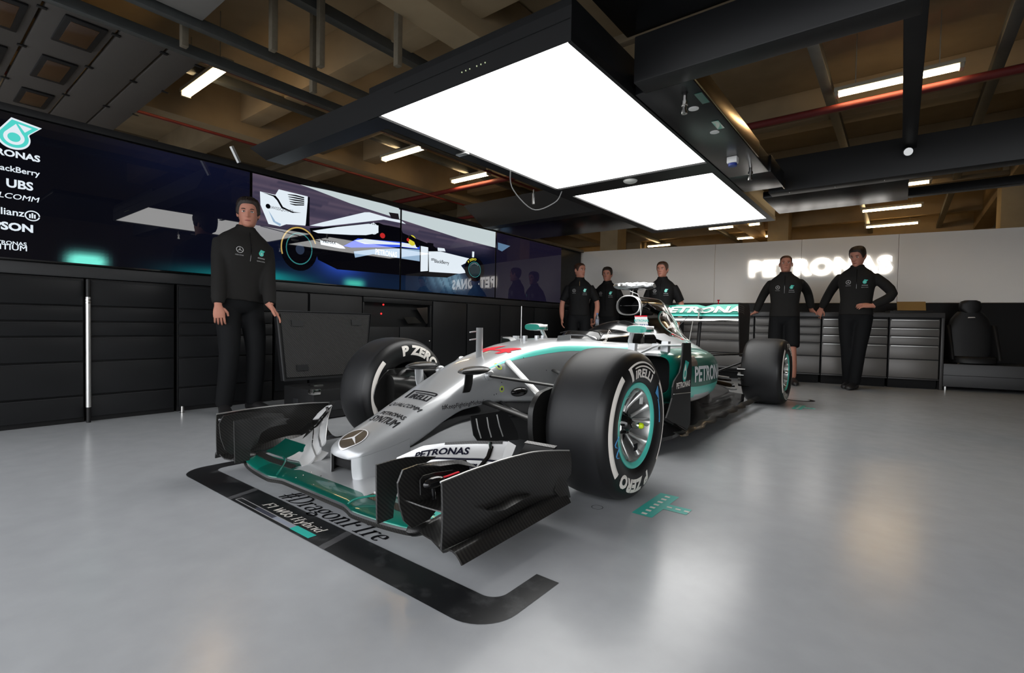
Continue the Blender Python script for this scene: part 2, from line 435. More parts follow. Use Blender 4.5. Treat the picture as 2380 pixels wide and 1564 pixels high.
# ================================================================ LIGHT GANTRY OVER THE CAR
GZ = 2.0
gan = thing('light_gantry', 'black overhead gantry carrying two bright white light panels above the car', 'light fixture', (-.09, 2.1, GZ))
satin_g = mat('gantry_black', (.0045, .0047, .0052), .46, var=.1, scale=8, spec=.28)
panel_e = mat('light_panel', (.9, .9, .9), .5, emit=(1.0, .99, .97), estr=PANEL_STRENGTH, var=0)
mb = MB()
X0, X1, Y0, Y1 = -.86, .92, -.12, 4.36
P1 = (-.755, .585, -.112, 1.87); P2 = (-.755, .545, 2.14, 4.24)
mb.bbox((X0, Y0+.008, GZ+.035), (.600, Y1, GZ+.20), .006)
for a, b in (((X0, P1[3], GZ-.002), (.605, P2[2], GZ+.04)), ((X0, P2[3], GZ-.002), (.605, Y1, GZ+.04)),
             ((X0, P1[2], GZ-.002), (P1[0], P1[3], GZ+.04)), ((P1[1], P1[2], GZ-.002), (.605, P1[3], GZ+.04)),
             ((X0, P2[2], GZ-.002), (P2[0], P2[3], GZ+.04)), ((P2[1], P2[2], GZ-.002), (.605, P2[3], GZ+.04))): mb.box(a, b)
mb.build('housing', satin_g, gan, 30)
for P in (P1, P2): MB().box((P[0], P[2], GZ+.012), (P[1], P[3], GZ+.03)).build('light_panel', panel_e, gan, None)
gl = mat('gantry_gloss', (.004, .0043, .005), .27, var=.1, scale=5, spec=.28)
brz = mat('reflective_edge', rgb(150, 128, 92), .25, .95, var=.1, scale=6)
# front beam with a slanted left end
k = MB(); k.prism([(-2.16, -.12, 2.0), (-.757, -.12, 2.0), (-.757, -.12, 2.155), (-2.45, -.12, 2.155)], (0, .15, 0)); k.box((-.757, -.12, 2.0), (.605, -.114, 2.155)); fb = k.build('front_beam', satin_g, gan, None)
MB().box((-.60, -.1215, 2.095), (.60, -.119, 2.099)).build('seam', gl, fb, None)
for i in range(6): MB().sphere((-.052+.028*i+(.02 if i > 2 else 0), -.121, 2.055), .004, 6, 4).build('indicator', mat('indicator_lamp', rgb(190, 190, 160), .3, emit=(.6, .8, .4), estr=.3), fb)
# service rail along the right side of the panels, with sockets and taps
k = MB(); k.bbox((.61, .53, GZ), (.915, 2.36, GZ+.12), .006); rail = k.build('service_rail', gl, gan, 30)
MB().bbox((.916, .50, GZ+.005), (.925, 1.97, GZ+.115), .002).build('rail_edge', brz, rail)
MB().bbox((.916, 2.75, GZ+.005), (.925, 3.0, GZ+.08), .002).build('rail_edge', brz, rail)
MB().bbox((.61, 2.36, GZ), (.93, 2.9, GZ+.13), .006).build('rail_box', gl, rail, 30)
for px, py in ((1591, 245), (1744, 405)):
    p = onz(px, py, 1.95); k = MB(); k.lathe([(.012, .06), (.012, .02), (.018, .02), (.018, 0), (.012, -.002), (.012, -.03), (.016, -.03), (.016, -.045), (.004, -.045)], (p.x, p.y, 1.95), (0, 0, 1), 14); k.build('air_coupling', chrome, rail, 30)
for px, py in ((1612, 257), (1661, 311)):
    p = onz(px, py, GZ-.012); k = MB(); k.lathe([(.0, .012), (.028, .012), (.028, -.004), (.0, -.006)], (p.x, p.y, GZ), (0, 0, 1), 20); k.build('socket', white_paint, rail, 30)
p = onz(1703, 372, 1.98); k = MB(); k.bbox((p.x-.035, p.y-.03, 1.955), (p.x+.035, p.y+.03, 2.0), .006); sk = k.build('power_socket', white_paint, rail, 30)
MB().lathe([(.0, -.02), (.03, -.02), (.03, .0)], (p.x, p.y, 1.955), (0, 0, 1), 20).build('socket_cap', mat('blue_plastic', rgb(40, 60, 140), .4), sk)
for px, py in ((1618, 228), (1655, 290)): 
    p = onz(px+14, py, GZ-.001); MB().box((p.x-.02, p.y-.07, GZ-.003), (p.x+.02, p.y+.07, GZ-.0005)).build('teal_label', teald, rail, None)
# deck and cross arms
MB().bbox((.62, -.70, 2.24), (2.6, .40, 2.29), .006).build('deck', gl, gan, 30)
a1 = MB().bbox((.66, .40, 2.0), (1.80, .545, 2.235), .006).build('front_arm', satin_g, gan, 30)
MB().bbox((1.74, .50, 2.20), (1.83, 3.06, 2.26), .006).build('link_bar', satin_g, gan, 30)
MB().lathe([(.0, -.06), (.022, -.06), (.022, -.02), (.03, -.02), (.03, .02), (.0, .02)], (1.775, 2.98, 2.16), (.2, -1, -.3), 14).build('nozzle', alu, gan, 30)
MB().bbox((.78, 3.05, 2.0), (3.4, 3.22, 2.30), .006).build('cross_arm', satin_g, gan, 30)
ud = MB().bbox((.70, 3.22, 2.0), (1.79, 4.02, 2.06), .006).build('arm_plate', gl, gan, 30)
for px, py in ((1835, 447), (1941, 434), (2056, 419)):
    p = onz(px, py, 1.998); MB().sphere((p.x, p.y, 1.998), .006, 8, 6).build('screw', chrome, ud)
MB().bbox((1.7, 4.5, 2.14), (4.5, 4.62, 2.22), .006).build('cross_arm', satin_g, gan, 30)
k = MB(); k.prism([(-2.52, 2.84, 2.0), (X0-.002, 2.80, 2.0), (X0-.002, 2.80, 2.33), (-2.88, 2.84, 2.33)], (0, .16, 0)); k.build('cross_arm', satin_g, gan, None)
MB().bbox((-2.57, 3.05, 2.02), (X0-.004, 4.0, 2.10), .006).build('arm_plate', gl, gan, 30)
MB().bbox((-3.4, 5.0, 2.45), (-.2, 5.12, 2.55), .006).build('cross_arm', satin_g, gan, 30)
# smoke sensor dome, hinge bracket and cable loop under the panels
p = onz(1465, 419, GZ); MB().sphere((p.x, p.y, GZ-.004), (.06, .06, .022), 20, 10).build('sensor_dome', mat('frosted_dome', rgb(205, 205, 200), .5, var=.05), gan, 60)
p = onz(1075, 362, GZ-.02); k = MB(); k.bbox((p.x-.05, p.y-.02, GZ-.015), (p.x+.05, p.y+.02, GZ-.003), .003); k.build('bracket', alu, gan)
p = onz(1240, 455, 2.0); MB().lathe([(.001, -.05), (.014, -.05), (.014, .05), (.006, .055), (.006, .09)], (p.x, p.y, 1.97), (0, 0, 1), 12).build('air_coupling', alu, gan)
MB().tube(spline([onz(1186, 393, 2.0), onz(1192, 440, 1.93), onz(1240, 487, 1.86), onz(1290, 470, 1.92), onz(1306, 444, 2.0)], 24), .005, 8).build('cable_loop', mat('grey_cable', rgb(150, 150, 150), .5), gan)
p = onx(545, 355, -2.5); MB().tube([onx(538, 340, -2.55), onx(556, 378, -2.55)], .018, 6).build('end_bracket', alu, gan)

# ================================================================ FLUORESCENT LAMPS
lamp_house = mat('lamp_housing', rgb(150, 145, 130), .5)
tube_m = mat('warm_tube', (1, .9, .7), .4, emit=(1.0, .70, .36), estr=TUBE_STRENGTH, var=0)
LZ = 3.86
LAMPS = [((430, 222), (530, 155), 'twin-tube lamp nearest the camera, left under the folded garage door', 1),
 ((888, 372), (988, 346), 'warm strip lamp left of the big light panel, the nearer of the two there', 0),
 ((1048, 423), (1140, 407), 'warm strip lamp left of the big light panel, the farther of the two there', 0),
 ((1945, 222), (2235, 158), 'long warm strip lamp at upper right, crossed by the dark gantry bar', 1),
 ((2112, 430), (2162, 423), 'short visible end of a warm lamp right of the gantry arm plate', 0),
 ((2003, 492), (2143, 479), 'upper of the two warm strip lamps above the lit wall sign', 0),
 ((2012, 529), (2135, 519), 'lower of the two warm strip lamps above the lit wall sign', 0),
 ((1712, 555), (1805, 549), 'warm lamp just above the white wall below the rear light panel', 0),
 ((1717, 526), (1768, 521), 'right one of the lamp pair half hidden behind the rear light panel', 0),
 ((1664, 531), (1707, 528), 'left one of the lamp pair half hidden behind the rear light panel', 0),
 ((1503, 573), (1562, 570), 'small warm lamp left under the corner of the rear light panel', 0),
 ((1303, 590), (1350, 586), 'farthest left lamp, cut off by the end of the screen wall', 0)]
for (a, b_, lab, twin) in LAMPS:
    A = onz(*a, LZ); B = onz(*b_, LZ)
    if abs(B.x-A.x) < .9: 
        if a[0] in (2112, 1303): A.x = B.x-1.25
        elif a[0] == 1664: A.x = B.x-.75
        elif a[0] == 1717: A.x = B.x-.60
        else: B.x = A.x+1.25
    y = (A.y+B.y)/2
    if y > 15.65: pass
    L_ = thing('strip_lamp', lab, 'lamp', ((A.x+B.x)/2, y, LZ), 'warm strip lamps under the concrete ceiling')
    MB().bbox((A.x-.03, y-.07, LZ+.035), (B.x+.03, y+.07, LZ+.09), .01).build('lamp_tray', lamp_house, L_)
    for dy in (-.035, .035): MB().tube([(A.x, y+dy, LZ+.01), (B.x, y+dy, LZ+.01)], .02, 10).build('tube', tube_m, L_)
    for x in (A.x, B.x): MB().bbox((x-.02, y-.06, LZ-.02), (x+.02, y+.06, LZ+.04), .005).build('lamp_holder', lamp_house, L_)
    zc_ = 4.6
    MB().tube([(A.x+.2, y, LZ+.09), (A.x+.2, y, zc_)], .006, 6).build('hanger', lamp_house, L_); MB().tube([(B.x-.2, y, LZ+.09), (B.x-.2, y, zc_)], .006, 6).build('hanger', lamp_house, L_)

# ================================================================ FOLDED SECTIONAL DOOR, RAILS, PIPES
DZ = 3.45
door_m = mat('door_panel', rgb(74, 70, 66), .6, var=.08, scale=3)
dr = bpy.data.objects.new('door_1', None); dr.location = (-6, -.8, DZ); COL.objects.link(dr); dr['kind'] = 'structure'
seams = [-2.6, -1.85, -1.10, -.58, -.19, .12]
gls = mat('door_window', rgb(70, 48, 30), .15, var=.2, scale=2, spec=.6)
for i, (y0, y1) in enumerate(zip(seams[:-1], seams[1:])):
    MB().bbox((-8.2, y0+.012, DZ), (-4.06, y1-.012, DZ+.05), .01).build('door_section', door_m, dr)
for (px0, px1, px2, px3) in (((150, 30), (253, 66), (215, 118), (116, 92)), ((95, 125), (182, 150), (152, 195), (68, 172)), ((50, 200), (128, 222), (103, 252), (30, 233)),
                            ((-40, -10), (80, 0), (45, 62), (-80, 40)), ((-70, 85), (28, 105), (2, 150), (-110, 130))):
    c = sum((onz(*q, DZ) for q in (px0, px1, px2, px3)), Vector())/4; a_ = onz(*px1, DZ)-onz(*px2, DZ); w_ = abs(onz(*px1, DZ).y-onz(*px0, DZ).y)
    hx = .5*abs(onz(*px2, DZ).x-onz(*px1, DZ).x); hy = .5*(onz(*px1, DZ).y-onz(*px0, DZ).y)
    fr_ = MB().bbox((c.x-hx, c.y-hy, DZ-.022), (c.x+hx, c.y+hy, DZ-.001), .02).build('window_frame', black_satin, dr)
    MB().bbox((c.x-hx+.07, c.y-hy+.05, DZ-.026), (c.x+hx-.07, c.y+hy-.05, DZ-.018), .004).build('pane', gls, fr_)
for y in seams[1:]:
    for x in (-4.2, -5.2, -6.3): MB().bbox((x-.02, y-.035, DZ-.012), (x+.02, y+.035, DZ-.001), .004).build('hinge', black_satin, dr)
galv = mat('galvanised_steel', rgb(96, 100, 100), .45, .7, var=.15, scale=12)
trim(MB().bbox((-4.03, -3.2, DZ-.03), (-3.95, 4.5, DZ+.07), .008), galv)
trim(MB().bbox((-3.55, -3.2, DZ+.02), (-3.47, 4.5, DZ+.12), .008), galv)
d2 = bpy.data.objects.new('door_2', None); d2.location = (-2, -2, DZ+.1); COL.objects.link(d2); d2['kind'] = 'structure'
door_l = mat('pale_door_panel', rgb(122, 120, 116), .6, var=.08, scale=3)
for y0, y1 in ((-3.0, -2.2), (-2.2, -1.35), (-1.35, -.62), (-.62, -.10)): MB().bbox((-3.44, y0+.012, DZ+.08), (.5, y1-.012, DZ+.13), .01).build('door_section', door_l, d2)
for px, py in ((428, 60), (635, 70), (745, 110), (728, 175), (925, 108)):
    p = onz(px, py, DZ+.1); trim(MB().bbox((p.x-.035, p.y-.03, DZ-.1), (p.x+.035, p.y+.03, 4.55), .008), mat('steel_hanger', rgb(120, 112, 96), .6, .3, var=.2))
pipe_r = mat('red_pipe', rgb(92, 18, 16), .7, var=.15)
def pipe(pts, r, lab):
    o = MB().tube(pts, r, 12).build('sprinkler_pipe', pipe_r); tag(o, lab, 'pipe'); return o
pipe([(-10.5, 6.0, 3.75), (7.3, 6.0, 3.75)], .05, 'red sprinkler main running across behind the long lamp at upper right')
pipe([(-4.6, -3.0, 3.7), (-4.6, 9.0, 3.7)], .022, 'thin red pipe running back along the ceiling behind the nearest lamp')
pipe([(-6.6, -3.0, 3.6), (-6.6, 9.0, 3.6)], .022, 'thin red pipe just above the top edge of the left screens')
pipe([(-9, 7.6, 3.55), (-2.3, 7.6, 3.55)], .04, 'red pipe crossing under the lamps left of the big light panel')
for x in (-5.6, -3.1, .9, 2.6, 5.2): trim(MB().bbox((x-.06, -3.2, 3.95), (x+.06, 18.2, 4.07), .01), galv)
for y in (3.2, 6.6, 9.0, 12.0): trim(MB().bbox((-10.8, y-.05, 3.92), (7.4, y+.05, 4.02), .01), concrete2)
# ================================================================ THE RACING CAR (front axle at y=0, nose towards -y, right-hand wheel of the picture at x=+0.9)
car = thing('racing_car', 'silver and teal open-wheel racing car with red number 44 parked on the grey floor', 'racing car', (0, 1.4, 0))
def both(mk, name, m, parent=car, smooth=35):
    """a part and its mirror twin across the car's centre line"""
    a = mk.build(name, m, parent, smooth); b = mk.flipped().build(name, m, parent, smooth); return a, b
# ---------------------------------------------------------------- chassis and nose
#        y     top   bottom  half-width  nt   nb
BT = [(-.842, .214, .203, .050, 2.2, 2.2), (-.836, .234, .199, .078, 2.4, 2.4), (-.822, .251, .196, .097, 2.6, 2.8), (-.78, .274, .193, .113, 2.8, 3.5),
      (-.74, .291, .193, .121, 2.9, 4), (-.61, .341, .205, .140, 3.0, 4), (-.50, .386, .250, .152, 3.1, 4.5), (-.40, .427, .298, .158, 3.2, 4.5),
      (-.27, .482, .338, .166, 3.3, 5), (-.10, .553, .345, .178, 3.4, 5), (.06, .600, .330, .190, 3.4, 5), (.30, .648, .300, .210, 3.4, 5),
      (.60, .672, .255, .240, 3.4, 5), (.90, .668, .215, .285, 3.4, 5), (1.10, .662, .18, .315, 3.4, 5), (1.45, .655, .14, .345, 3.6, 5), (1.85, .66, .10, .36, 3.6, 5)]
def sec(y):
    zt, zb, w, nt_, nb_ = tab(BT, y); zc = zb+(zt-zb)*.42
    return zt, zb, w, nt_, nb_, zc
def nose_top(x, y, lift=.002):
    zt, zb, w, n, nb_, zc = sec(y); q = min(.999, abs(x)/w)
    return Vector((x, y, zc+(zt-zc)*(1-q**n)**(1/n)+lift))
def nose_side(y, z, lift=.0015, sgn=1):
    zt, zb, w, n, nb_, zc = sec(y)
    if z >= zc: q = min(.999, (z-zc)/(zt-zc)); x = w*(1-q**n)**(1/n)
    else: q = min(.999, (zc-z)/(zc-zb)); x = w*(1-q**nb_)**(1/nb_)
    return Vector((sgn*(x+lift), y, z))
def ring_at(y, N=48):
    zt, zb, w, n, nb_, zc = sec(y); R_ = []
    for i in range(N):
        a = 2*pi*i/N; c, s_ = cos(a), sin(a)
        e = n if s_ >= 0 else nb_
        x = w*math.copysign(abs(c)**(2/e), c); z = zc+((zt-zc) if s_ >= 0 else (zc-zb))*math.copysign(abs(s_)**(2/e), s_)
        R_.append((x, y, z))
    return R_
ys = [-.842, -.839, -.834, -.828, -.82, -.81]+[-.80+.012*i for i in range(112)]+[.55+.08*i for i in range(17)]
mb = MB(); mb.loft([ring_at(y) for y in ys]); mb.build('chassis', silver, car, 50)
# black keel under the nose
mb = MB(); rings = []
for i in range(26):
    y = -.66+i*.052; zt, zb, w, n, nb_, zc = sec(y); t = i/25
    d = .10*min(1, (i+.5)/7); ww = w*(.97 if i > 3 else .8+.05*i)
    rings.append([(ww*cos(a)*(1 if sin(a) > 0 else .92), y, zb+.012+(.012 if sin(a) > 0 else d)*math.copysign(abs(sin(a))**.6, sin(a))) for a in [2*pi*j/24 for j in range(24)]])
mb.loft(rings); mb.build('nose_underside', black_gloss, car, 45)
# pylons that carry the front wing
g = []
for i in range(16):
    y = -.8385+.2385*(i/15)**1.3; zt, zb, w, n_, nb_, zc = sec(y); row = []
    zlo = .128+.018*max(0, (y+.72)/.12)
    for j in range(7):
        t = j/6; z = zlo+(zc-.002-zlo)*t; row.append((w+.0012+.006*(1-t)**3, y+.004*(1-t)**2, z))
    g.append(row)
mk = MB(); mk.sheet(g, .010); nq = 15*6*2; mk.m = [(1 if (i >= nq or i % 2) else 0) for i in range(len(mk.f))]; pyl = both(mk, 'nose_pylon', [silver, carb_m], car, 50)
# black block put in for the shade in the slot between the pylons
MB().bbox((-.088, -.815, .150), (.088, -.66, .192), .012).build('nose_slot_shade', black_matte, car)
# star badge
bd = thing  # (alias kept short)
bf = lambda u, v: nose_top(u*.066, -.782+v*.056, .0035)
badge = decal('nose_badge', flat_geo([disc(.98, 40)], .12), lambda u, v: nose_top(u*.066, -.782+v*.056, .002), mat('badge_bronze', rgb(84, 75, 64), .4, .3), car)
decal('star', star_geo(1.0, .075), bf, mat('bright_star', rgb(222, 222, 224), .4, .2, var=0), badge)
def on_top(cy, cx=0): return lambda u, v: nose_top(cx+u, cy+v, .0022)
T = lambda *a, **k: text_geo(*a, **k)
def tyre_brand(h, grid=None, bold=.03, shear=0.0, ux=1.0):
    """the tyre maker's lettering: a long flat-topped P over the other letters"""
    g = xf(T('IRELLI', .62, bold=bold, shear=shear, sx=1.0, space=1.0, grid=grid), 0, 0)
    xs = [p[0] for p in g[0]]; w = max(xs)-min(xs); x0 = -w/2
    P_ = [(x0-.55, .78), (x0+w+.0, .78), (x0+w+.22, .58), (x0+w+.2, .42), (x0-.05, .42), (x0-.08, .55), (x0+w, .55), (x0+w+.02, .62), (x0-.30, .62), (x0-.18, -.34), (x0-.42, -.34)]
    P_ = [(x0-.62, .82), (x0+w-.05, .82), (x0+w+.12, .74), (x0+w+.12, .52), (x0+w+.02, .42), (x0-.02, .42), (x0-.02, .52), (x0+w-.02, .54), (x0+w-.02, .69), (x0-.36, .69), (x0-.22, -.33), (x0-.46, -.33)]
    P_ = [(x+shear*y, y) for x, y in P_]
    V, F = join_geo(g, flat_geo([P_], grid)); cx = (min(v[0] for v in V)+max(v[0] for v in V))/2
    V = [((x-cx)*h/1.2*ux, (y-.24)*h/1.2) for x, y in V]
    return V, F
decal('nose_lettering', tyre_brand(.072, .3, .03), on_top(-.428, .010), black_print, car)
decal('nose_lettering', T('QUALCOMM', .026, bold=.015, shear=.35, sx=1.05, space=.95, grid=.03), on_top(-.519, .012), black_print, car)
decal('nose_lettering', T('PETRONAS', .024, bold=.02, shear=.0, grid=.03), on_top(-.592, .018), black_print, car)
decal('nose_lettering', T('SYNTIUM', .044, bold=.02, sx=.68, grid=.03), on_top(-.637, .018), black_print, car)
decal('car_number', T('44', .15, bold=.012, shear=.3, sx=1.1, space=1.0, grid=.03), lambda u, v: nose_top(.01+u, .13+v, .002), red_print, car)
decal('side_lettering', T('#KeepFightingMichael', .022, bold=.004, grid=.03), lambda u, v: nose_side(-.295+u, .377+v), black_print, car)
decal('side_lettering', T('Laureus', .022, bold=.012, sx=1.2, grid=.03), lambda u, v: nose_side(-.735+u, .213+v+.12*u), navy_print, car)
decal('side_lettering', T('SPORT FOR GOOD FOUNDATION', .0045), lambda u, v: nose_side(-.735+u, .196+v+.12*u), navy_print, car)
# teal piping along the shoulder of the chassis
for sg in (1, -1):
    g = []
    for i in range(34):
        y = -.13+i*.042; zt, zb, w, n, nb_, zc = sec(y); wd = .006+.012*min(1, i/14)
        row = []
        for j in range(4):
            q = .80+.10*(j/3)*min(1, .3+i/12); x = w*q
            p = nose_top(x, y, .0016); row.append((sg*p.x, p.y, p.z))
        g.append(row)
    k = MB(); k.loft(g, closed=False); k.build('shoulder_stripe', tealb, car, 60)
# yellow ringed inspection holes
for px, py in ((1166, 852), (1165, 904)):
    p = onx(px, py, .18); c = nose_side(p.y, p.z, .002)
    h = decal('inspection_ring', ring_geo(.0118, .0158, 24), lambda u, v: nose_side(c.y+u, c.z+v, .002), yellow, car)
    decal('hole', flat_geo([disc(.0055, 14)]), lambda u, v: nose_side(c.y+u, c.z+v, .002), black_print, h)
for px, py in ((1157, 876+40), (1180, 955), (1168, 889), (1262, 860), (1280, 858), (1222, 832), (1152, 918)):
    p = onx(px, py, .19); c = nose_side(p.y, p.z, .002)
    decal('rivet', flat_geo([disc(.003, 8)]), lambda u, v: nose_side(c.y+u, c.z+v, .002), black_print, car)
# pitot mast with two probes
p = Vector((0.0, -.01, .585)); mk = MB()
mk.loft([[(sx_*.011, p.y+sy*.026, z) for sx_, sy in ((0, -1), (.8, -.5), (1, .2), (.6, .8), (0, 1), (-.6, .8), (-1, .2), (-.8, -.5))] for z in (.56, .70, .728, .735)])
pit = mk.build('sensor_mast', silver, car, 40)
for z in (.715, .675): MB().tube([(0, -.035, z), (0, -.085, z-.004)], .0035, 8).build('probe', silver, pit)
MB().tube([(0, .36, .65), (0, .36, .865)], .0028, 8).build('antenna', alu, car)
for px, py in ((1255-35, 790), (1262, 790), (1248, 791)):
    c = onx(px, py, 0); MB().bbox((-.012, c.y-.012, .655), (.012, c.y+.012, .69), .004).build('sensor', silver, car)
# winglets with camera pods on the nose
for sg in (1, -1):
    k = MB(); rings = []
    for i in range(13):
        t = i/12; y = -.345+t*.20; r = .0015+.021*sin(pi*min(1, .03+t*.96))**.55 if t < .97 else .0025
        rings.append([(sg*(.185+r*2.3*cos(a)), y, .532+r*.9*sin(a)+.004*t) for a in [2*pi*j/16 for j in range(16)]])
    k.loft(rings); pod = k.build('camera_pod', carb_f, car, 50)
    k = MB(); k.loft([[(sg*(.178+.007*cos(a)+dx), -.275+.028*sin(a), z) for a in [2*pi*j/10 for j in range(10)]] for z, dx in ((.43, -.018), (.47, -.006), (.525, 0))])
    k.build('pod_stalk', silver if sg < 0 else carb_f, pod, 50)
# ---------------------------------------------------------------- cockpit
mb = MB(); rings = []
for i in range(15):
    y = 1.0+i*.055; t = i/14; w = .17+.10*t; h = .695+.05*sin(pi*t*.5)
    rings.append([(w*cos(a)*1.0, y, .60+(h-.60)*abs(sin(a))**.45) for a in [pi*j/16 for j in range(17)]]+[(-w, y, .58), (w, y, .58)])
mb.loft(rings); mb.build('cockpit_surround', black_gloss, car, 45)
mb = MB(); rings = []
for i in range(14):
    t = i/13; y = 1.36+t*.5; w = .10+.15*sin(pi*min(1, .2+t*.8))**.7; h = .69+.115*sin(pi*min(1, .05+t*.62))**1.2
    rings.append([(w*cos(a), y, .60+(h-.60)*abs(sin(a))**.6) for a in [pi*j/16 for j in range(17)]]+[(-w, y, .58), (w, y, .58)])
mb.loft(rings); mb.build('headrest', black_gloss, car, 50)
k = MB(); k.patch([(-.15, 1.0, .655), (-.08, .965, .667), (.08, .965, .667), (.15, 1.0, .655)], [(-.16, 1.09, .70), (-.1, 1.06, .716), (.1, 1.06, .716), (.16, 1.09, .70)], .004, n=14, k=4)
ws = k.build('windscreen', black_gloss, car)
k = MB(); k.tube([(.165, 1.02, .66), (.172, 1.06, .70), (.12, 1.085, .716), (-.12, 1.085, .716), (-.172, 1.06, .70)], .0035, 8); k.build('screen_rim', black_gloss, ws)
k = MB(); P_ = [onx(px, py, .13) for px, py in ((1293, 797), (1297, 780), (1325, 779), (1325, 796))]; k.prism(P_, (-.012, .03, 0)); k.build('nose_deflector', silver, car, None)
a = Vector((.168, 1.015, .664)); b2 = Vector((.178, 1.23, .722))
fr = frame((.2, 1.08, .688), (-.1, .92, .30), (-.35, -.2, .5))
decal('cockpit_lettering', T('BlackBerry', .024, bold=.012, space=.95), frame((.205, 1.05, .685), (-.03, .30, .30), (-.5, -.45, .5)), white_print, car)
for sg in (1, -1):
    c = onx(1255, 770, -.43) if sg < 0 else Vector((.43, 1.13, .745))
    k = MB(); rings = []
    for i in range(11):
        t = i/10; r = sin(pi*min(1, .22+t*.62))**.5
        rings.append([(sg*(.42+.085*r*math.copysign(abs(cos(a))**.6, cos(a))), 1.05+t*.10, .738+.028*r*math.copysign(abs(sin(a))**.7, sin(a))) for a in [2*pi*j/20 for j in range(20)]])
    k.loft(rings); k.cm = 0
    for i, f in enumerate(k.f):
        zz = sum(k.v[j][2] for j in f)/len(f)
        k.m[i] = 0 if zz > .742 or zz < .722 else 1
    mir = k.build('wing_mirror', [silver2, teal], car, 40)
    MB().bbox((sg*.345 if sg > 0 else -.497, 1.148, .715), (.497 if sg > 0 else -.345, 1.153, .76), .002).build('mirror_glass', chrome, mir)
    k = MB(); k.loft([[(sg*(x+.014*cos(a)), y+.02*sin(a), z) for a in [2*pi*j/8 for j in range(8)]] for x, y, z in ((.33, 1.16, .60), (.345, 1.12, .66), (.37, 1.10, .725))]); k.build('mirror_stalk', silver, mir)
# ---------------------------------------------------------------- engine cover with air intake
EC = {1.83: [(0, 1.012), (.058, 1.0), (.092, .965), (.102, .92), (.092, .875), (.085, .83), (.12, .73), (.22, .67), (.33, .63), (.36, .58)],
      2.05: [(0, 1.014), (.054, 1.0), (.086, .965), (.098, .92), (.095, .87), (.10, .82), (.16, .73), (.26, .67), (.37, .62), (.42, .57)],
      2.40: [(0, 1.015), (.040, 1.0), (.068, .96), (.084, .91), (.098, .86), (.12, .80), (.18, .715), (.27, .65), (.37, .60), (.44, .55)],
      2.62: [(0, .945), (.030, .93), (.055, .895), (.075, .855), (.095, .81), (.12, .76), (.17, .69), (.25, .63), (.34, .57), (.40, .52)],
      2.85: [(0, .84), (.018, .83), (.040, .80), (.062, .765), (.085, .72), (.11, .675), (.15, .62), (.21, .565), (.28, .515), (.33, .47)],
      3.10: [(0, .70), (.012, .69), (.030, .665), (.050, .635), (.072, .60), (.095, .56), (.125, .52), (.16, .475), (.20, .435), (.23, .40)],
      3.42: [(0, .555), (.008, .55), (.018, .535), (.03, .515), (.045, .49), (.06, .465), (.08, .44), (.10, .41), (.12, .385), (.13, .36)]}
ky = sorted(EC)
def cover_prof(y):
    y = min(max(y, ky[0]), ky[-1])
    return [(tab([(q, EC[q][i][0]) for q in ky], y)[0], tab([(q, EC[q][i][1]) for q in ky], y)[0]) for i in range(10)]
mb = MB(); rings = []
for i in range(30):
    y = 1.83+i*(3.42-1.83)/29; pr = [Vector((x, y, z)) for x, z in cover_prof(y)]
    half = spline(pr, 22)
    rings.append([(-q.x, q.y, q.z) for q in half[:0:-1]]+[tuple(q) for q in half])
mb.loft(rings, closed=False)
for i, f in enumerate(mb.f):
    c = [sum(mb.v[j][a] for j in f)/len(f) for a in range(3)]
    mb.m[i] = 1 if c[2] < .705-.13*max(0, c[1]-2.0) and abs(c[0]) > .1 else 0
cov = mb.build('engine_cover', [chrome_dark, silver], car, 60, fix=True)
def cover_pt(y, z, lift=.003):
    pr = spline([Vector((x, 0, zz)) for x, zz in cover_prof(y)], 40)
    for a, b_ in zip(pr[:-1], pr[1:]):
        if a.z >= z >= b_.z:
            t = (a.z-z)/max(1e-6, a.z-b_.z); q = a.lerp(b_, t); return Vector((q.x+lift, y, z+lift*.5))
    q = pr[0] if z > pr[0].z else pr[-1]; return Vector((q.x+lift, y, z))
decal('star_emblem', star_geo(.125, .07, None), lambda u, v: cover_pt(2.43+u*1.75, .765+v*.98-u*.30), white_print, car)
decal('emblem_ring', ring_geo(.128, .134, 40), lambda u, v: cover_pt(2.43+u*1.75, .765+v*.98-u*.30, .002), tealb, car)
decal('oval_mark', ring_geo(.022, .030, 24), lambda u, v: cover_pt(2.28+u*2.0, .672+v*.8-u*.4), red_print, car)
decal('oval_mark', ring_geo(.030, .034, 24), lambda u, v: cover_pt(2.24+u*2.2, .655+v*.8-u*.4), tealb, car)
# intake mouth
def mouth(s_, y):
    P_ = []
    for i in range(32):
        a = 2*pi*i/32; c, q = cos(a), sin(a)
        hw = .106*(1-.16*max(0, q))*(1-.0*q); P_.append((s_*hw*math.copysign(abs(c)**.75, c), y, .929+s_*(.083 if q > 0 else .082)*math.copysign(abs(q)**.8, q)))
    return P_
k = MB(); k.loft([mouth(1.0, 1.86), mouth(1.03, 1.835), mouth(1.0, 1.815), mouth(.92, 1.812), mouth(.88, 1.83)], caps=(False, False)); k.build('intake_lip', alu, car, 50)
k = MB(); k.loft([mouth(.9, 1.826), mouth(.86, 1.9), mouth(.7, 2.05)], caps=(False, True)); duct = k.build('intake_duct', black_matte, car, 50)
MB().bbox((-.09, 1.84, .925), (.09, 1.93, .930), .002).build('splitter', chrome_dark, duct)
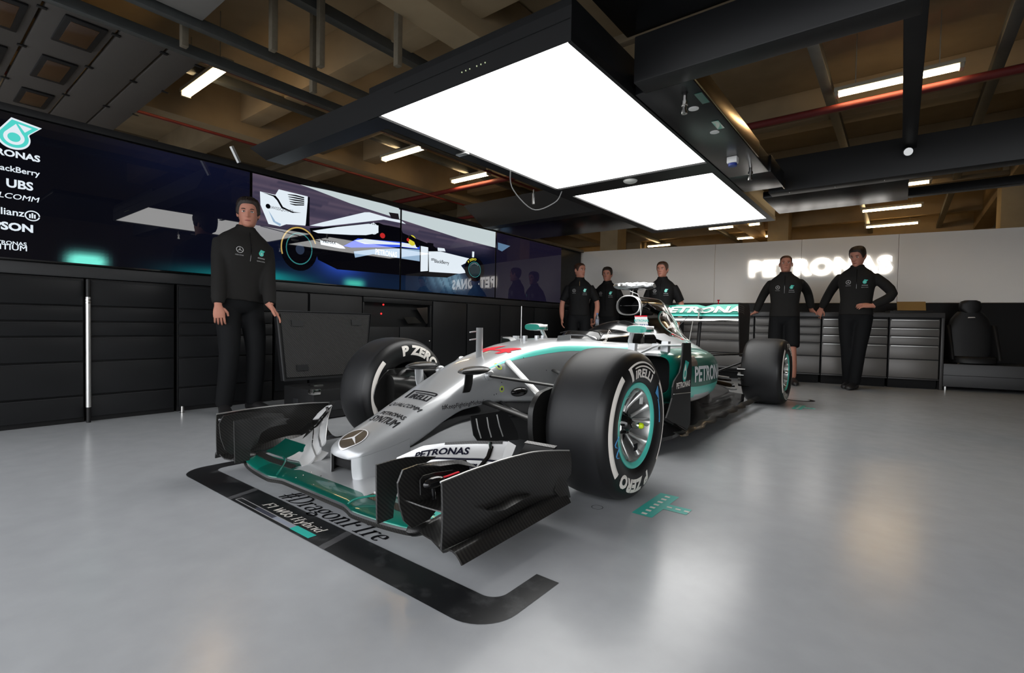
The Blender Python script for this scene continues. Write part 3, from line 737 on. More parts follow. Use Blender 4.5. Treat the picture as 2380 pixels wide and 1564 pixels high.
# television camera wrapped in silver foil above the intake
foil = mat('crumpled_foil', rgb(170, 172, 172), .26, .95, var=.3, scale=25, bump=.6)
k = MB(); k.loft([[(x*.03*cos(a), 1.93+.045*sin(a)*x, z) for a in [2*pi*j/12 for j in range(12)]] for z, x in ((1.0, 1.3), (1.03, 1.0), (1.09, .9))])
tc_ = k.build('camera_mount', chrome_dark, car, 50)
rnd = random.Random(3); k = MB(); rings = []
for i in range(23):
    t = i/22; x = -.175+t*.35; r = .0016+.032*sin(pi*min(1, .08+t*.86))**.35
    rings.append([(x+rnd.uniform(-.004, .004), 1.93+r*1.7*cos(a)+rnd.uniform(-.003, .003), 1.090+.012*abs(t-.5)*2-(.008 if t > .8 else 0)+r*1.0*sin(a)+rnd.uniform(-.0025, .0025)) for a in [2*pi*j/14 for j in range(14)]])
k.loft(rings); k.build('wrapped_camera', foil, tc_, 20)
k = MB()
for sx_, sy in ((-.1, 1.9), (.08, 1.9)):
    k.sphere((sx_, sy, 1.062), (.045, .03, .016), 10, 6)
pass
# string with paper tag
str_ = MB().tube([(0.02, 1.80, 1.045), (.075, 1.83, 1.02), (.10, 1.83, .97), (.118, 1.80, .86), (.125, 1.775, .812)], .0022, 6).tube([(.11, 1.86, .94), (.125, 1.775, .812)], .0018, 6).build('tag_string', alu, car)
tagp = onx(1492, 757, .14); ey = Vector((-.12, -.05, 1)).normalized(); ex = Vector((.80, .60, .02)).normalized()
o_ = Vector((tagp.x, tagp.y, tagp.z))
k = MB(); k.prism([o_+ex*u+ey*v for u, v in ((-.05, -.082), (.05, -.082), (.05, .082), (-.05, .082))], ex.cross(ey)*-.002)
tg = k.build('paper_tag', white_paint, car, None)
nrm = ex.cross(ey)*.0015
decal('tag_print', T('PETRONAS', .020, bold=.02, sx=.85), lambda u, v: o_+nrm+ex*u+ey*(v+.042), tealm, tg)
decal('tag_print', T('PRIMAX', .026, bold=.03, sx=.85, shear=.2), lambda u, v: o_+nrm+ex*u+ey*(v+.002), mat('blue_print', rgb(40, 70, 160), .5), tg)
decal('tag_print', flat_geo([[(-.05, -.082), (.05, -.082), (.05, -.05), (-.05, -.05)]]), lambda u, v: o_+nrm+ex*u+ey*v, tealm, tg)
decal('tag_print', flat_geo([[(-.05, .073), (.05, .073), (.05, .082), (-.05, .082)]]), lambda u, v: o_+nrm+ex*u+ey*v, red_print, tg)
# cooling outlet box beside the intake and horns behind it
k = MB(); k.patch([(.09, 1.98, .955), (.10, 2.22, .94), (.10, 2.33, .90)], [(.17, 1.98, .90), (.165, 2.2, .885), (.11, 2.36, .87)], .01, n=8, k=5); both(k, 'cover_blister', chrome_dark)
k = MB()
for i in range(3): k.tube([(-.16, 2.55, .93-.028*i), (-.05, 2.62, .93-.028*i)], .012, 8)
k.build('cooling_louvre', alu, car)
# ---------------------------------------------------------------- sidepods
SP = [(.99, .335, .680, .335, .582, 5.0), (1.02, .32, .692, .315, .594, 4.6), (1.08, .30, .700, .29, .605, 4.0), (1.25, .27, .704, .245, .612, 3.4), (1.5, .22, .702, .215, .61, 3.2),
      (1.9, .15, .680, .20, .60, 3.0), (2.2, .10, .620, .20, .585, 2.8), (2.5, .06, .51, .20, .545, 2.6), (2.8, .03, .37, .20, .47, 2.5), (3.1, .01, .22, .20, .38, 2.4)]
def pod_sec(y): return tab(SP, y)
def pod_ring(y, N=44, sc=1.0):
    xi, xo, zb, zt, n = pod_sec(y); cx, cz, w, h = (xi+xo)/2, (zb+zt)/2, (xo-xi)/2*sc, (zt-zb)/2*sc
    return [(cx+w*math.copysign(abs(cos(a))**(2/n), cos(a)), y, cz+h*math.copysign(abs(sin(a))**(2/n), sin(a))) for a in [2*pi*j/N for j in range(N)]]
def pod_side(y, z, lift=.002):
    xi, xo, zb, zt, n = pod_sec(y); cx, cz, w, h = (xi+xo)/2, (zb+zt)/2, (xo-xi)/2, (zt-zb)/2
    q = min(.995, abs(z-cz)/h); return Vector((cx+w*(1-q**n)**(1/n)+lift, y, z))
ysp = [.99, .995, 1.0, 1.01, 1.03, 1.06, 1.1, 1.15]+[1.2+.1*i for i in range(20)]
k = MB(); rr = [[(x, y, z) for x, y, z in pod_ring(1.015, sc=.84)], [(x, y-.01, z) for x, y, z in pod_ring(1.0, sc=.90)], [(x, y-.012, z) for x, y, z in pod_ring(.99, sc=.96)]]
k.loft(rr+[pod_ring(y) for y in ysp], caps=(False, True))
for i, f in enumerate(k.f):
    c = [sum(k.v[j][a] for j in f)/len(f) for a in range(3)]
    if c[2] > .50 and c[0] < .60-.12*max(0, c[1]-1.0) and c[1] < 2.3: k.m[i] = 1
    elif c[2] < .31-.04*(c[1]-1.0) and c[1] > 1.3: k.m[i] = 3
    elif c[2] < .385-.05*(c[1]-1.0) and c[1] > 1.15: k.m[i] = 2
pods = [k.build('sidepod', [teal, silver, tealb, silver2], car, 60), k.flipped().build('sidepod', [teal, silver, tealb, silver2], car, 60)]
k = MB(); k.loft([[(x, y-.002, z) for x, y, z in pod_ring(1.0, sc=.88)], [(x, y, z) for x, y, z in pod_ring(1.1, sc=.76)], [(x, y, z) for x, y, z in pod_ring(1.3, sc=.6)]], caps=(False, True)); both(k, 'radiator_inlet', black_matte, car, 50)
decal('sidepod_lettering', T('PETRONAS', .105, bold=.03, sx=1.15, grid=.05), lambda u, v: pod_side(1.76+u*1.0, .435+v-.03*u), mat('silver_print', rgb(226, 228, 230), .5, 0), pods[0])
decal('sidepod_patch', flat_geo([[(-.06, -.05), (.07, -.05), (.07, .05), (-.06, .045)]], .03), lambda u, v: pod_side(1.36+u, .55+v), mat('bronze_patch', rgb(120, 104, 92), .3, .3), pods[0])
# small vertical fins on top of the pods
for y, x, h, w in ((.93, .44, .062, .05), (1.16, .50, .058, .05), (1.07, .60, .078, .05)):
    k = MB(); k.prism([(x-.028, y, .588), (x+.022, y, .588), (x+.022, y+.006, .588+h), (x-.020, y+.006, .588+h)], (.003, .035, 0)); both(k, 'pod_fin', silver)
k = MB(); k.patch([(.50, .93, .60), (.58, .98, .648), (.712, 1.06, .652)], [(.50, 1.02, .605), (.60, 1.07, .65), (.712, 1.16, .654)], .012, n=10, k=5); both(k, 'pod_winglet', silver2)
# black turning vane beside the pod
vn = [(1588, 797), (1606, 797), (1607, 830), (1608, 860), (1606, 890), (1605, 920), (1605, 955), (1604, 984), (1597, 999), (1583, 990), (1560, 980), (1549, 972), (1556, 950), (1563, 925), (1564, 900), (1568, 885), (1580, 866), (1584, 850), (1587, 820)]
loop = [onx(px, py, .725) for px, py in vn]
k = MB(); k.prism(loop, (-.008, 0, 0)); vA = k.build('turning_vane', black_satin, car, None); k.flipped().build('turning_vane', black_satin, car, None)
vf = lambda u, v: Vector((.7268, u, v))
def vmap(px0, py0, sc): 
    c = onx(px0, py0, .7268); return lambda u, v: Vector((.7268, c.y+u*sc, c.z+v*sc))
outer, white, tri, inner = drop_logo()
vm = vmap(1593, 862, .135)
VS = lambda P_: flat_geo([[(x*.75+.12*y, y) for x, y in P_]])
lg = decal('oil_drop_emblem', VS(outer), vm, tealm, vA)
decal('emblem_white', VS(white), lambda u, v: vm(u, v)+Vector((.0006, 0, 0)), white_print, lg); decal('emblem_core', VS(inner), lambda u, v: vm(u, v)+Vector((.0012, 0, 0)), tealm, lg)
decal('vane_lettering', T('PETRONAS', .036, bold=.03, sx=1.0), vmap(1588.5, 893, 1), white_print, vA)
k = MB(); k.tube([onx(1566, 916, .729), onx(1605, 912, .729)], .0025, 6); k.build('vane_joint', alu, vA)
k = MB(); k.patch([onx(1531, 970, .70), onx(1547, 970, .715), onx(1596, 1000, .735)], [onx(1531, 976, .68), onx(1550, 985, .69), onx(1598, 1002, .72)], .006, n=8, k=4); both(k, 'vane_foot', black_gloss)
# ---------------------------------------------------------------- floor of the car
k = MB(); rim = [(.20, .42), (.26, .60), (.45, .72), (.66, .80), (.70, .98), (.69, 1.5), (.70, 2.0), (.68, 2.5), (.66, 2.9), (.60, 3.18), (.44, 3.26), (.30, 3.7), (.0, 3.75)]
loop = [(x, y, .075+.025*max(0, (y-2.4))) for x, y in rim]+[(-x, y, .075+.025*max(0, (y-2.4))) for x, y in reversed(rim[:-1])]
k.prism(loop, (0, 0, .022)); k.build('underfloor', black_gloss, car, None)
k = MB(); P_ = [(.69+.012*sin(i*1.9), 1.02+i*.09, .096+.012*(i % 3 == 0)) for i in range(25)]
k.patch(P_, [(x+.045+.01*sin(i*2.7), y+.01, z-.022) for i, (x, y, z) in enumerate(P_)], .008, n=40, k=4); both(k, 'floor_edge', carb_m)
k = MB()
k.loft([[(x*cx, y, z) for x, z in ((-1, zb), (1, zb), (.9, zt), (-.9, zt))] for y, cx, zb, zt in ((.35, .15, .075, .20), (.9, .30, .075, .26), (1.9, .33, .09, .24), (2.9, .14, .09, .30), (3.5, .09, .14, .42))]); k.build('belly', black_satin, car, 30)
for y, z in ((.55, .10), (.72, .10)): pass
# ---------------------------------------------------------------- wheels
TP = [(.176, .034), (.186, .014), (.205, .003), (.235, -.001), (.268, .000), (.294, .008), (.311, .022), (.3215, .044), (.327, .075), (.3292, .11)]
def wheel(xo, yc, sg, w, lettering, R_=.33, inner=False):
    """sg=+1: wheel on the +x side; xo = its outer face |x|"""
    prof = TP+[(r, w-h) for r, h in reversed(TP)]
    org = Vector((sg*(xo-w), yc, R_)); ax = Vector((sg, 0, 0)); n = 96; m = len(prof)
    k = MB(); k.lathe(prof, org, ax, n)
    for i, f in enumerate(k.f):
        rr_ = sum(sqrt((k.v[j][1]-yc)**2+(k.v[j][2]-R_)**2) for j in f)/len(f); k.m[i] = 0 if rr_ > .318 else 1
    ty = k.build('tyre', [rubber, rubber_side], car, 50)
    def hz(r):
        for (r0, h0), (r1, h1) in zip(TP[:-1], TP[1:]):
            if r0 <= r <= r1: return h0+(h1-h0)*(r-r0)/(r1-r0)
        return 0
    # lettering on the face that looks towards +x
    xface = (xo if sg > 0 else -(xo-w)); out = 1
    def sw(rc, th0):
        def fn(u, v):
            r = rc+v; th = th0+u/rc; return Vector((xface-hz(r)+.0014, yc+r*sin(th), R_+r*cos(th)))
        return fn
    D = radians
    for kind, th, a in lettering:
        if kind == 'band':
            V = []; F = []; N = 40
            for i in range(N+1):
                for r in (-.013, -.004, .005, .0135): V.append((D(a)*(i/N-.5)*.272, r))
            for i in range(N):
                for j in range(3): q = i*4+j; F.append([q, q+4, q+5, q+1])
            decal('sidewall_band', (V, F), sw(.272, D(th)), white_print, ty)
        elif kind == 'brand': decal('sidewall_lettering', tyre_brand(a, .2, .035, 0, 1.5), sw(.243, D(th)), white_print, ty)
        elif kind == 'line': decal('sidewall_lettering', T('P ZERO', a, bold=.06, sx=1.15, shear=.1, space=1.08, grid=.02), sw(.258, D(th)), white_print, ty)
    # rim
    o = org+ax*w
    k = MB(); k.lathe([(.187, -.030), (.189, -.018), (.184, -.011), (.166, -.012), (.160, -.020)], o, ax, 72); rim_ = k.build('wheel_rim', tealb, car, 50)
    k = MB(); k.lathe([(.162, -.018), (.158, -.030), (.154, -.060), (.150, -.11), (.150, -.16), (.060, -.165)], o, ax, 72); k.build('rim_barrel', alu, rim_, 40)
    k = MB(); k.lathe([(.150, -.125), (.02, -.125)], o, ax, 40); k.build('hub_cover', black_satin, rim_, 40)
    # six forked spokes
    for s_ in range(6):
        a0 = s_*2*pi/6+.35; k = MB()
        def P3(r, t, h): return o+ax*h+Vector((0, r*sin(t), r*cos(t)))
        for d in (-1, 1):
            pts = [P3(.034, a0+d*.08, -.085), P3(.065, a0+d*.10, -.080), P3(.105, a0+d*.17, -.062), P3(.157, a0+d*.24, -.034)]
            k.tube(spline(pts, 9), [.012, .0100, .0090, .0085, .0080, .0085, .0095, .013, .022], 10, ell=1.0)
        k.build('spoke', alu, rim_, 50)
        k = MB(); k.sphere(P3(.128, a0+2*pi/12, -.105), .008, 8, 6); k.build('rim_bolt', black_satin, rim_)
    k = MB(); k.lathe([(.052, -.098), (.052, -.078), (.040, -.066), (.036, -.052), (.024, -.040), (.017, -.036), (.0165, -.030), (.001, -.030)], o, ax, 28)
    nut = k.build('wheel_nut', black_gloss, rim_, 40)
    k = MB(); k.lathe([(.0155, -.034), (.015, -.004), (.012, .002), (.001, .002)], o, ax, 20); k.build('hub_shaft', chrome, rim_, 40)
    for i in range(12): k = MB(); t = i*pi/6; q = o+Vector((0, sin(t), cos(t)))*.047; k.tube([q-ax*.10, o+Vector((0, sin(t), cos(t)))*.036-ax*.052], .0055, 6); k.build('nut_rib', black_gloss, rim_, 40)
    if sg > 0 and yc < 1:
        k = MB(); k.lathe([(.0125, -.002), (.0135, .006), (.011, .014), (.005, .018), (.001, .018)], o, ax, 20); tip = k.build('nut_tip', yellow, rim_, 40)
        for i in range(12):
            pass
    return ty, rim_
FYC = .03
ty, rim_ = wheel(.90, FYC, 1, .298, [('brand', 4, .072), ('line', 190, .052), ('band', 276, 92), ('band', 92, 84)])
def sw0(r, th, x=.9022): return Vector((x, FYC+r*sin(th), .33+r*cos(th)))
for pts in ([(.216, 78), (.235, 74), (.205, 84)],):
    pass
k = MB()
for th0, r0 in ((255, .222), (243, .222)):
    P_ = [sw0(r0+.018*sin(i*.9), radians(th0+i*2.2)) for i in range(6)]; k.tube(P_, .0022, 5)
for i in range(1): k.prism([sw0(r, radians(t), .9012) for r, t in ((.205, 52), (.245, 50), (.225, 66))], (.001, 0, 0))
P_ = [sw0(.215, radians(64+i*6)) for i in range(6)]; k.tube(P_, .002, 5); k.build('chalk_mark', blue_chalk, ty, None)
k = MB(); k.prism([(.862, FYC+.12*sin(t)+r, .33+.118*cos(t)+q) for t, r, q in ((2.75, -.016, -.014), (2.75, .016, -.014), (2.75, .016, .016), (2.75, -.016, .016))], (.003, 0, 0)); k.build('sticker', black_print, rim_, None)
k = MB(); k.prism([(.862, FYC+.095+a, .33+.10+b_) for a, b_ in ((-.018, -.02), (.012, -.024), (.018, .016), (-.012, .02))], (.003, 0, 0)); k.build('sticker', white_paint, rim_, None)
wheel(.90, FYC, -1, .298, [('line', 20, .056), ('band', -90, 88), ('band', 112, 80)])
wheel(.905, 3.55, 1, .372, [('brand', 200, .062), ('line', 20, .052), ('band', 276, 96), ('band', 92, 84)])
wheel(.905, 3.55, -1, .372, [('line', 22, .052), ('band', -82, 84)])
# ---------------------------------------------------------------- front suspension and brake ducts
def arm(name, a, b, r, m, ell=.42, up=(0, 0, 1)):
    k = MB(); k.tube([a, Vector(a).lerp(Vector(b), .5), b], r, 12, ell=ell, up=up); return both(k, name, m)
arm('upper_wishbone', (.17, -.13, .500), (.66, .02, .455), .019, carb_f)
arm('upper_wishbone', (.20, .40, .500), (.66, .05, .455), .017, carb_f)
arm('pushrod', (.165, .03, .562), (.64, .03, .20), .024, alu, .5)
arm('lower_wishbone', (.15, -.14, .372), (.66, -.02, .24), .034, carb_f, .35)
arm('lower_wishbone', (.2, .45, .33), (.66, .06, .24), .026, carb_f, .35)
arm('track_rod', (.17, -.03, .355), (.66, -.10, .23), .012, black_gloss, .8)
k = MB(); k.sphere((.175, -.125, .502), (.018, .032, .026), 14, 10); both(k, 'arm_fairing', silver)
k = MB(); k.sphere((.19, .10, .40), (.03, .07, .026), 14, 10); both(k, 'steering_fairing', black_gloss)
k = MB(); lo = [(1233, 935), (1245, 915), (1262, 905), (1285, 903), (1290, 960), (1285, 1040), (1240, 1035), (1228, 1015), (1227, 960)]
k.prism([tuple(q) for q in spline([onx(px, py, .555) for px, py in lo+lo[:1]], 40)[:-1]], (.025, 0, 0)); k.build('brake_duct', carb_m, car, 40)
g = [[(-.565-.045*sin(pi*min(1, j/24*.5+.0))+.0025*sin(i*pi*.999), FYC-.30+.265*j/24+.10*(abs(i/34-.5)*2)**2*(1-j/24), .19+.29*i/34) for j in range(25)] for i in range(35)]
k = MB(); k.sheet(g, .006); k.build('brake_duct', carb_f, car, 60)
# round brake drum with scoop, seen inside the far wheel
k = MB(); k.lathe([(.02, .02), (.135, .02), (.150, .008), (.156, -.02), (.156, -.09)], (-.60, FYC, .33), (1, 0, 0), 48); drum = k.build('brake_drum', carb_f, car, 40); k.flipped().build('brake_drum', carb_f, car, 40)
for sg in (-1, 1):
    k = MB(); k.loft([[(sg*(.555+.05*cos(a)), FYC-.20+i*.06, .365+.085*math.copysign(abs(sin(a))**.5, sin(a))*(1-.12*i)) for a in [2*pi*j/18 for j in range(18)]] for i in range(4)]); k.build('brake_scoop', carb_f, car, 40)
    k = MB(); k.lathe([(.001, .0), (.028, .0), (.03, -.03)], (sg*.54, FYC-.02, .40), (-sg, 0, 0), 18); k.build('cooling_mesh', mat('wire_mesh', rgb(150, 150, 150), .4, .8, var=.6, scale=300), car, 30)
# black turning vanes hung under the chassis
lo = [(1094, 966), (1158, 956), (1172, 953), (1192, 980), (1203, 1005), (1205, 1022), (1180, 1024), (1112, 1026), (1102, 1012)]
k = MB(); k.prism([onx(px, py, .27) for px, py in lo], (-.006, 0, 0)); tv = k.build('chassis_vane', black_satin, car, None); k.flipped().build('chassis_vane', black_satin, car, None)
for a, b_ in (((1107, 973), (1118, 1018)), ((1132, 970), (1142, 1016)), ((1155, 964), (1169, 1014))):
    k = MB(); k.tube([onx(*a, .274), onx((a[0]+b_[0])/2-1.5, (a[1]+b_[1])/2, .274), onx(*b_, .274)], .0032, 6); k.build('vane_slot', mat('pale_edge', rgb(170, 170, 168), .5), tv)
# ---------------------------------------------------------------- rear end
RWY = 3.72; RWX = .435
k = MB(); A = []; Bp = []
for i in range(41):
    x = -RWX+.008+(2*RWX-.016)*i/40; q = abs(abs(x)/RWX-.52)
    dip = .022*max(0, 1-abs(x)/.09)**1.0
    A.append((x, RWY+.02, .905)); Bp.append((x, RWY+.16, 1.022-dip-.008*max(0, (abs(x)-.34)/.1)))
k.patch(A, Bp, .012, .012, 41, 8, (0, 1, -.4)); fl = k.build('rear_flap', teal, car, 40)
fA = resample(A, 41); fB = resample(Bp, 41)
def flap_pt(u, v, lift=.005):
    t = min(40, max(0, (u+RWX-.008)/(2*RWX-.016)*40)); i = min(39, int(t)); a = fA[i].lerp(fA[i+1], t-i); b_ = fB[i].lerp(fB[i+1], t-i)
    p = a.lerp(b_, v)+Vector((0, 1, -.4))*(.012*4*v*(1-v)); return p+Vector((0, -lift, lift*.5))
decal('rear_wing_lettering', T('PETRONAS', .60, bold=.04, sx=.155*1.75, space=1.0, shear=.12, grid=.25), lambda u, v: flap_pt(u*.92, .52+v), white_print, fl)
k = MB(); k.tube([(x, RWY+.015, .893) for x in (-RWX, 0, RWX)], .010, 8); k.build('flap_edge', tealb, car)
k = MB(); k.patch([(-RWX, RWY-.12, .842), (0, RWY-.12, .842), (RWX, RWY-.12, .842)], [(-RWX, RWY+.03, .872), (0, RWY+.03, .872), (RWX, RWY+.03, .872)], .022, .02, 12, 8); k.build('rear_main_plane', silver, car, 40)
k = MB(); k.tube([(-RWX, RWY-.12, .836), (RWX, RWY-.12, .836)], .018, 10, ell=.9); k.build('main_plane_edge', chrome, car)
k = MB(); k.sphere((.0, RWY-.03, .955), (.022, .09, .024), 12, 8); act = k.build('flap_actuator', silver, car)
k = MB(); k.tube([(0, RWY-.10, .85), (0, RWY-.08, .93)], .008, 8); k.build('actuator_post', alu, act)
MB().tube([(0.03, 2.80, .72), (0.02, 3.25, .88)], .003, 6).tube([(.0, 3.6, .40), (0, RWY-.02, .88)], .02, 8).build('wing_pylon', black_satin, car)
MB().tube([onx(1601, 797, .45), onx(1611, 742, .2)], .0028, 6).build('sidepod_antenna', alu, car)
for sg in (1, -1):
    k = MB(); top = [(RWY-.20, 1.022), (RWY+.05, 1.026), (RWY+.24, 1.026), (RWY+.30, .93)]; bot = [(RWY-.10, .46), (RWY+.0, .45), (RWY+.12, .44), (RWY+.24, .43)]
    k.patch([(sg*RWX, y, z) for y, z in top], [(sg*RWX, y, z) for y, z in bot], .008, n=12, k=8, prof=False); ep = k.build('rear_endplate', carb_m, car, 40)
    for i in range(4): MB().tube([(sg*(RWX+.006), RWY-.17, .995-.022*i), (sg*(RWX+.006), RWY-.02, .992-.022*i), (sg*(RWX+.006), RWY+.03, .975-.022*i)], .0028, 6).build('louvre', alu, ep)
    MB().tube([(sg*(RWX+.004), RWY+.31, .93), (sg*(RWX+.004), RWY+.25, .45)], .005, 6).build('endplate_edge', alu, ep)
# rear suspension, gearbox, exhaust
k = MB(); k.loft([[(w*math.copysign(abs(cos(a))**.6, cos(a)), y, zc+h*math.copysign(abs(sin(a))**.6, sin(a))) for a in [2*pi*j/16 for j in range(16)]] for y, w, zc, h in ((2.9, .13, .30, .14), (3.3, .10, .30, .12), (3.8, .07, .30, .10), (3.95, .05, .31, .07))]); k.build('gearbox', carb_m, car, 40)
arm('rear_upper_arm', (.09, 3.0, .47), (.64, 3.52, .50), .016, chrome_dark, .6)
arm('rear_upper_arm', (.09, 3.75, .46), (.64, 3.58, .50), .016, chrome_dark, .6)
arm('rear_pullrod', (.13, 3.05, .22), (.62, 3.50, .46), .012, black_gloss, .8)
arm('driveshaft', (.10, 3.55, .33), (.64, 3.55, .33), .03, black_satin, 1)
k = MB(); k.sphere((.60, 3.42, .505), (.035, .04, .022), 12, 8); both(k, 'rear_upright', chrome)
for i, (z, m_) in enumerate(((.36, chrome), (.30, alu), (.25, chrome_dark), (.19, chrome_dark))):
    k = MB(); k.patch([(.52, 3.20+.02*i, z), (.62, 3.24, z)], [(.50, 3.33, z+.012), (.62, 3.36, z+.012)], .012, n=5, k=4); both(k, 'brake_winglet', m_)
k = MB(); k.lathe([(.03, .02), (.14, .02), (.15, -.08)], (.56, 3.55, .33), (-1, 0, 0), 40); both(k, 'rear_brake_drum', carb_f)
bronze = mat('heat_bronze', rgb(66, 50, 32), .4, .8, var=.3, scale=8)
k = MB(); k.tube(spline([(.20, 2.7, .30), (.34, 2.85, .26), (.42, 3.05, .22), (.46, 3.2, .19)], 10), .02, 12); both(k, 'heat_shield', bronze)
for i in range(5):
    k = MB(); k.tube(spline([(.12+.04*i, 2.85+.1*i, .34-.03*i), (.3+.03*i, 3.0+.08*i, .30-.04*i), (.46, 3.15+.07*i, .27-.035*i)], 8), .008+.003*(i % 3), 8); both(k, 'cooling_pipe', chrome_dark if i % 2 else alu)
# ---------------------------------------------------------------- front wing
Zp = lambda a, b_: (840+a*.2059, 1000+b_*.2059)
def foil_loop(x, le, te, th):
    (y0, z0), (y1, z1) = le, te; N = 12; up = []; lo = []
    for i in range(N+1):
        t = (1-cos(pi*i/N))/2; y = y0+(y1-y0)*t; z = z0+(z1-z0)*t; d = th*(2.2*sqrt(max(t, 0))*(1-t)+.06)
        cam_ = -.0*sin(pi*t)
        up.append((x, y, z+d*.62)); lo.append((x, y, z-d*.42))
    return up+lo[::-1][0:]
def span(secs, n):
    T_ = [(s[0], *s[1], *s[2], s[3]) for s in secs]; out = []
    x0, x1 = T_[0][0], T_[-1][0]
    for i in range(n):
        x = x0+(x1-x0)*i/(n-1); q = tab(T_, x); out.append(foil_loop(x, (q[0], q[1]), (q[2], q[3]), q[4]))
    return out
MP = [(-.62, (-.945, .112), (-.865, .122), .012), (-.56, (-.962, .104), (-.865, .120), .016), (-.42, (-.980, .100), (-.855, .120), .016), (-.30, (-.985, .098), (-.82, .122), .017), (-.25, (-.972, .099), (-.70, .132), .020),
      (-.21, (-.965, .100), (-.66, .136), .022), (0, (-.965, .100), (-.655, .138), .022), (.21, (-.965, .100), (-.66, .136), .022), (.25, (-.972, .099), (-.70, .132), .020),
      (.30, (-.985, .098), (-.82, .122), .017), (.42, (-.980, .100), (-.855, .120), .016), (.56, (-.962, .104), (-.865, .120), .016), (.62, (-.945, .112), (-.865, .122), .012)]
k = MB(); k.loft(span(MP, 75))
for i, f in enumerate(k.f):
    c = [sum(k.v[j][a] for j in f)/len(f) for a in range(3)]
    if abs(c[0]) < .27: k.m[i] = 1 if c[1] > -.868-.10*abs(c[0]) else 0
    else: k.m[i] = 0 if abs(c[0]) < .42 else 2
wing = k.build('front_wing_plane', [teald, silver, teal], car, 45)
# carbon lip under the leading edge
k = MB(); P_ = [(x, tab([(s[0], s[1][0]) for s in MP], x)[0]-.004, tab([(s[0], s[1][1]) for s in MP], x)[0]-.007) for x in [-.6+i*.02 for i in range(61)]]
k.patch(P_, [(x, y+.012, z-.014) for x, y, z in P_], .010, n=61, k=3); k.build('wing_lip', carb, car)
for px, py in ((687, 1108), (704, 1103), (722, 1097), (746, 1106), (764, 1119), (728, 1124)):
    p = onz(px, py, .13); MB().sphere((p.x, p.y, .1235+.04*(p.y+.95)+.004), (.0035, .0035, .0015), 8, 4).build('wing_screw', chrome, wing)
# outer elements, one set per side
k = MB(); k.patch([(.262, -.815, .128), (.40, -.845, .128), (.60, -.855, .130)], [(.262, -.735, .158), (.40, -.745, .165), (.61, -.755, .172)], .010, .006, 16, 6)
for i, f in enumerate(k.f): k.m[i] = 1 if sum(k.v[j][0] for j in f)/len(f) < .41 else 0
both(k, 'wing_slat', [teald, silver2])
k = MB(); k.patch([(.27, -.905, .121), (.45, -.915, .122), (.60, -.905, .126)], [(.27, -.882, .130), (.45, -.890, .131), (.60, -.88, .135)], .008, 0, 14, 4); both(k, 'wing_slat', carb)
k = MB(); k.patch([(.53, -.935, .130), (.615, -.925, .132)], [(.52, -.845, .140), (.615, -.835, .144)], .006, .004, 8, 6); k.build('wing_slat', tealb, car)
k = MB(); k.tube(spline([(.255, -.975, .112), (.27, -.95, .128), (.33, -.90, .140), (.40, -.875, .142)], 12), [.003]*12, 8, ell=1.4); both(k, 'slat_bridge', teal)
# three stacked flap elements, swept back towards the endplate
E0 = ([(.255, -.865, .128), (.39, -.815, .128), (.53, -.775, .150), (.62, -.73, .160)], [(.25, -.806, .158), (.33, -.78, .185), (.42, -.725, .205), (.55, -.645, .205), (.625, -.60, .200)])
E1 = ([(.25, -.80, .164), (.33, -.772, .191), (.42, -.715, .211), (.55, -.638, .212), (.625, -.595, .207)], [(.25, -.779, .191), (.32, -.749, .221), (.40, -.699, .243), (.547, -.596, .244), (.622, -.562, .240)])
E2 = ([(.25, -.775, .197), (.32, -.745, .227), (.40, -.694, .249), (.547, -.590, .251), (.62, -.556, .247)], [(.25, -.757, .232), (.332, -.699, .281), (.418, -.638, .298), (.53, -.558, .306), (.605, -.505, .307)])
fl2 = None
for E_, cb in ((E0, .012), (E1, .006), (E2, .006)):
    k = MB(); k.patch(E_[0], E_[1], .008, cb, 24, 8, (0, .4, -.9)); fl2 = both(k, 'front_flap', silver2, car, 50)
def flap_map(E_, cam_=.006, lift=.0025):
    A_ = resample(E_[0], 24); B_ = resample(E_[1], 24)
    def fn(s_, t):
        q = min(22.999, max(0, s_*23)); i = int(q); a = A_[i].lerp(A_[i+1], q-i); b_ = B_[i].lerp(B_[i+1], q-i)
        return a.lerp(b_, t)+Vector((0, .4, -.9))*(cam_*4*t*(1-t))+Vector((.1, -.8, .6))*lift
    return fn
f2 = flap_map(E2); f1 = flap_map(E1)
decal('flap_lettering', T('PETRONAS', .46, bold=.03, sx=.155, grid=.2), lambda u, v: f2(.44+u, .48+v), navy_print, fl2[0])
decal('flap_lettering', T('SYNTIUM', .62, bold=.03, sx=.10, grid=.2), lambda u, v: f1(.60+u, .45+v), navy_print, fl2[0])
for sg in (1, -1):
    k = MB(); k.loft([[f1(i/20, .96), f1(i/20, 1.02)+Vector((0, 0, .003))] for i in range(21)], closed=False)
    if sg < 0: k = k.flipped()
    k.build('flap_edge_line', navy_print, car, None)
k = MB(); k.patch([f2(.45, .88), f2(.70, .88), f2(.95, .88)], [f2(.45, 1.01), f2(.70, 1.03), f2(.95, 1.01)], .004, n=10, k=4); both(k, 'flap_gurney', carb)
k = MB(); k.patch([(.604, -.508, .310), (.612, -.54, .285), (.622, -.572, .243)], [(.645, -.512, .300), (.655, -.55, .270), (.655, -.585, .235)], .008, n=8, k=4); both(k, 'flap_end', silver2)
k = MB(); k.tube([f2(.86, .75), f2(.86, .1), f1(.82, .3), f1(.80, .0)+Vector((0, -.02, -.01))], .009, 8, ell=.6).tube([f2(.86, .6), f2(.86, .6)+Vector((0, -.005, .03))], .007, 8); both(k, 'flap_adjuster', chrome_dark)
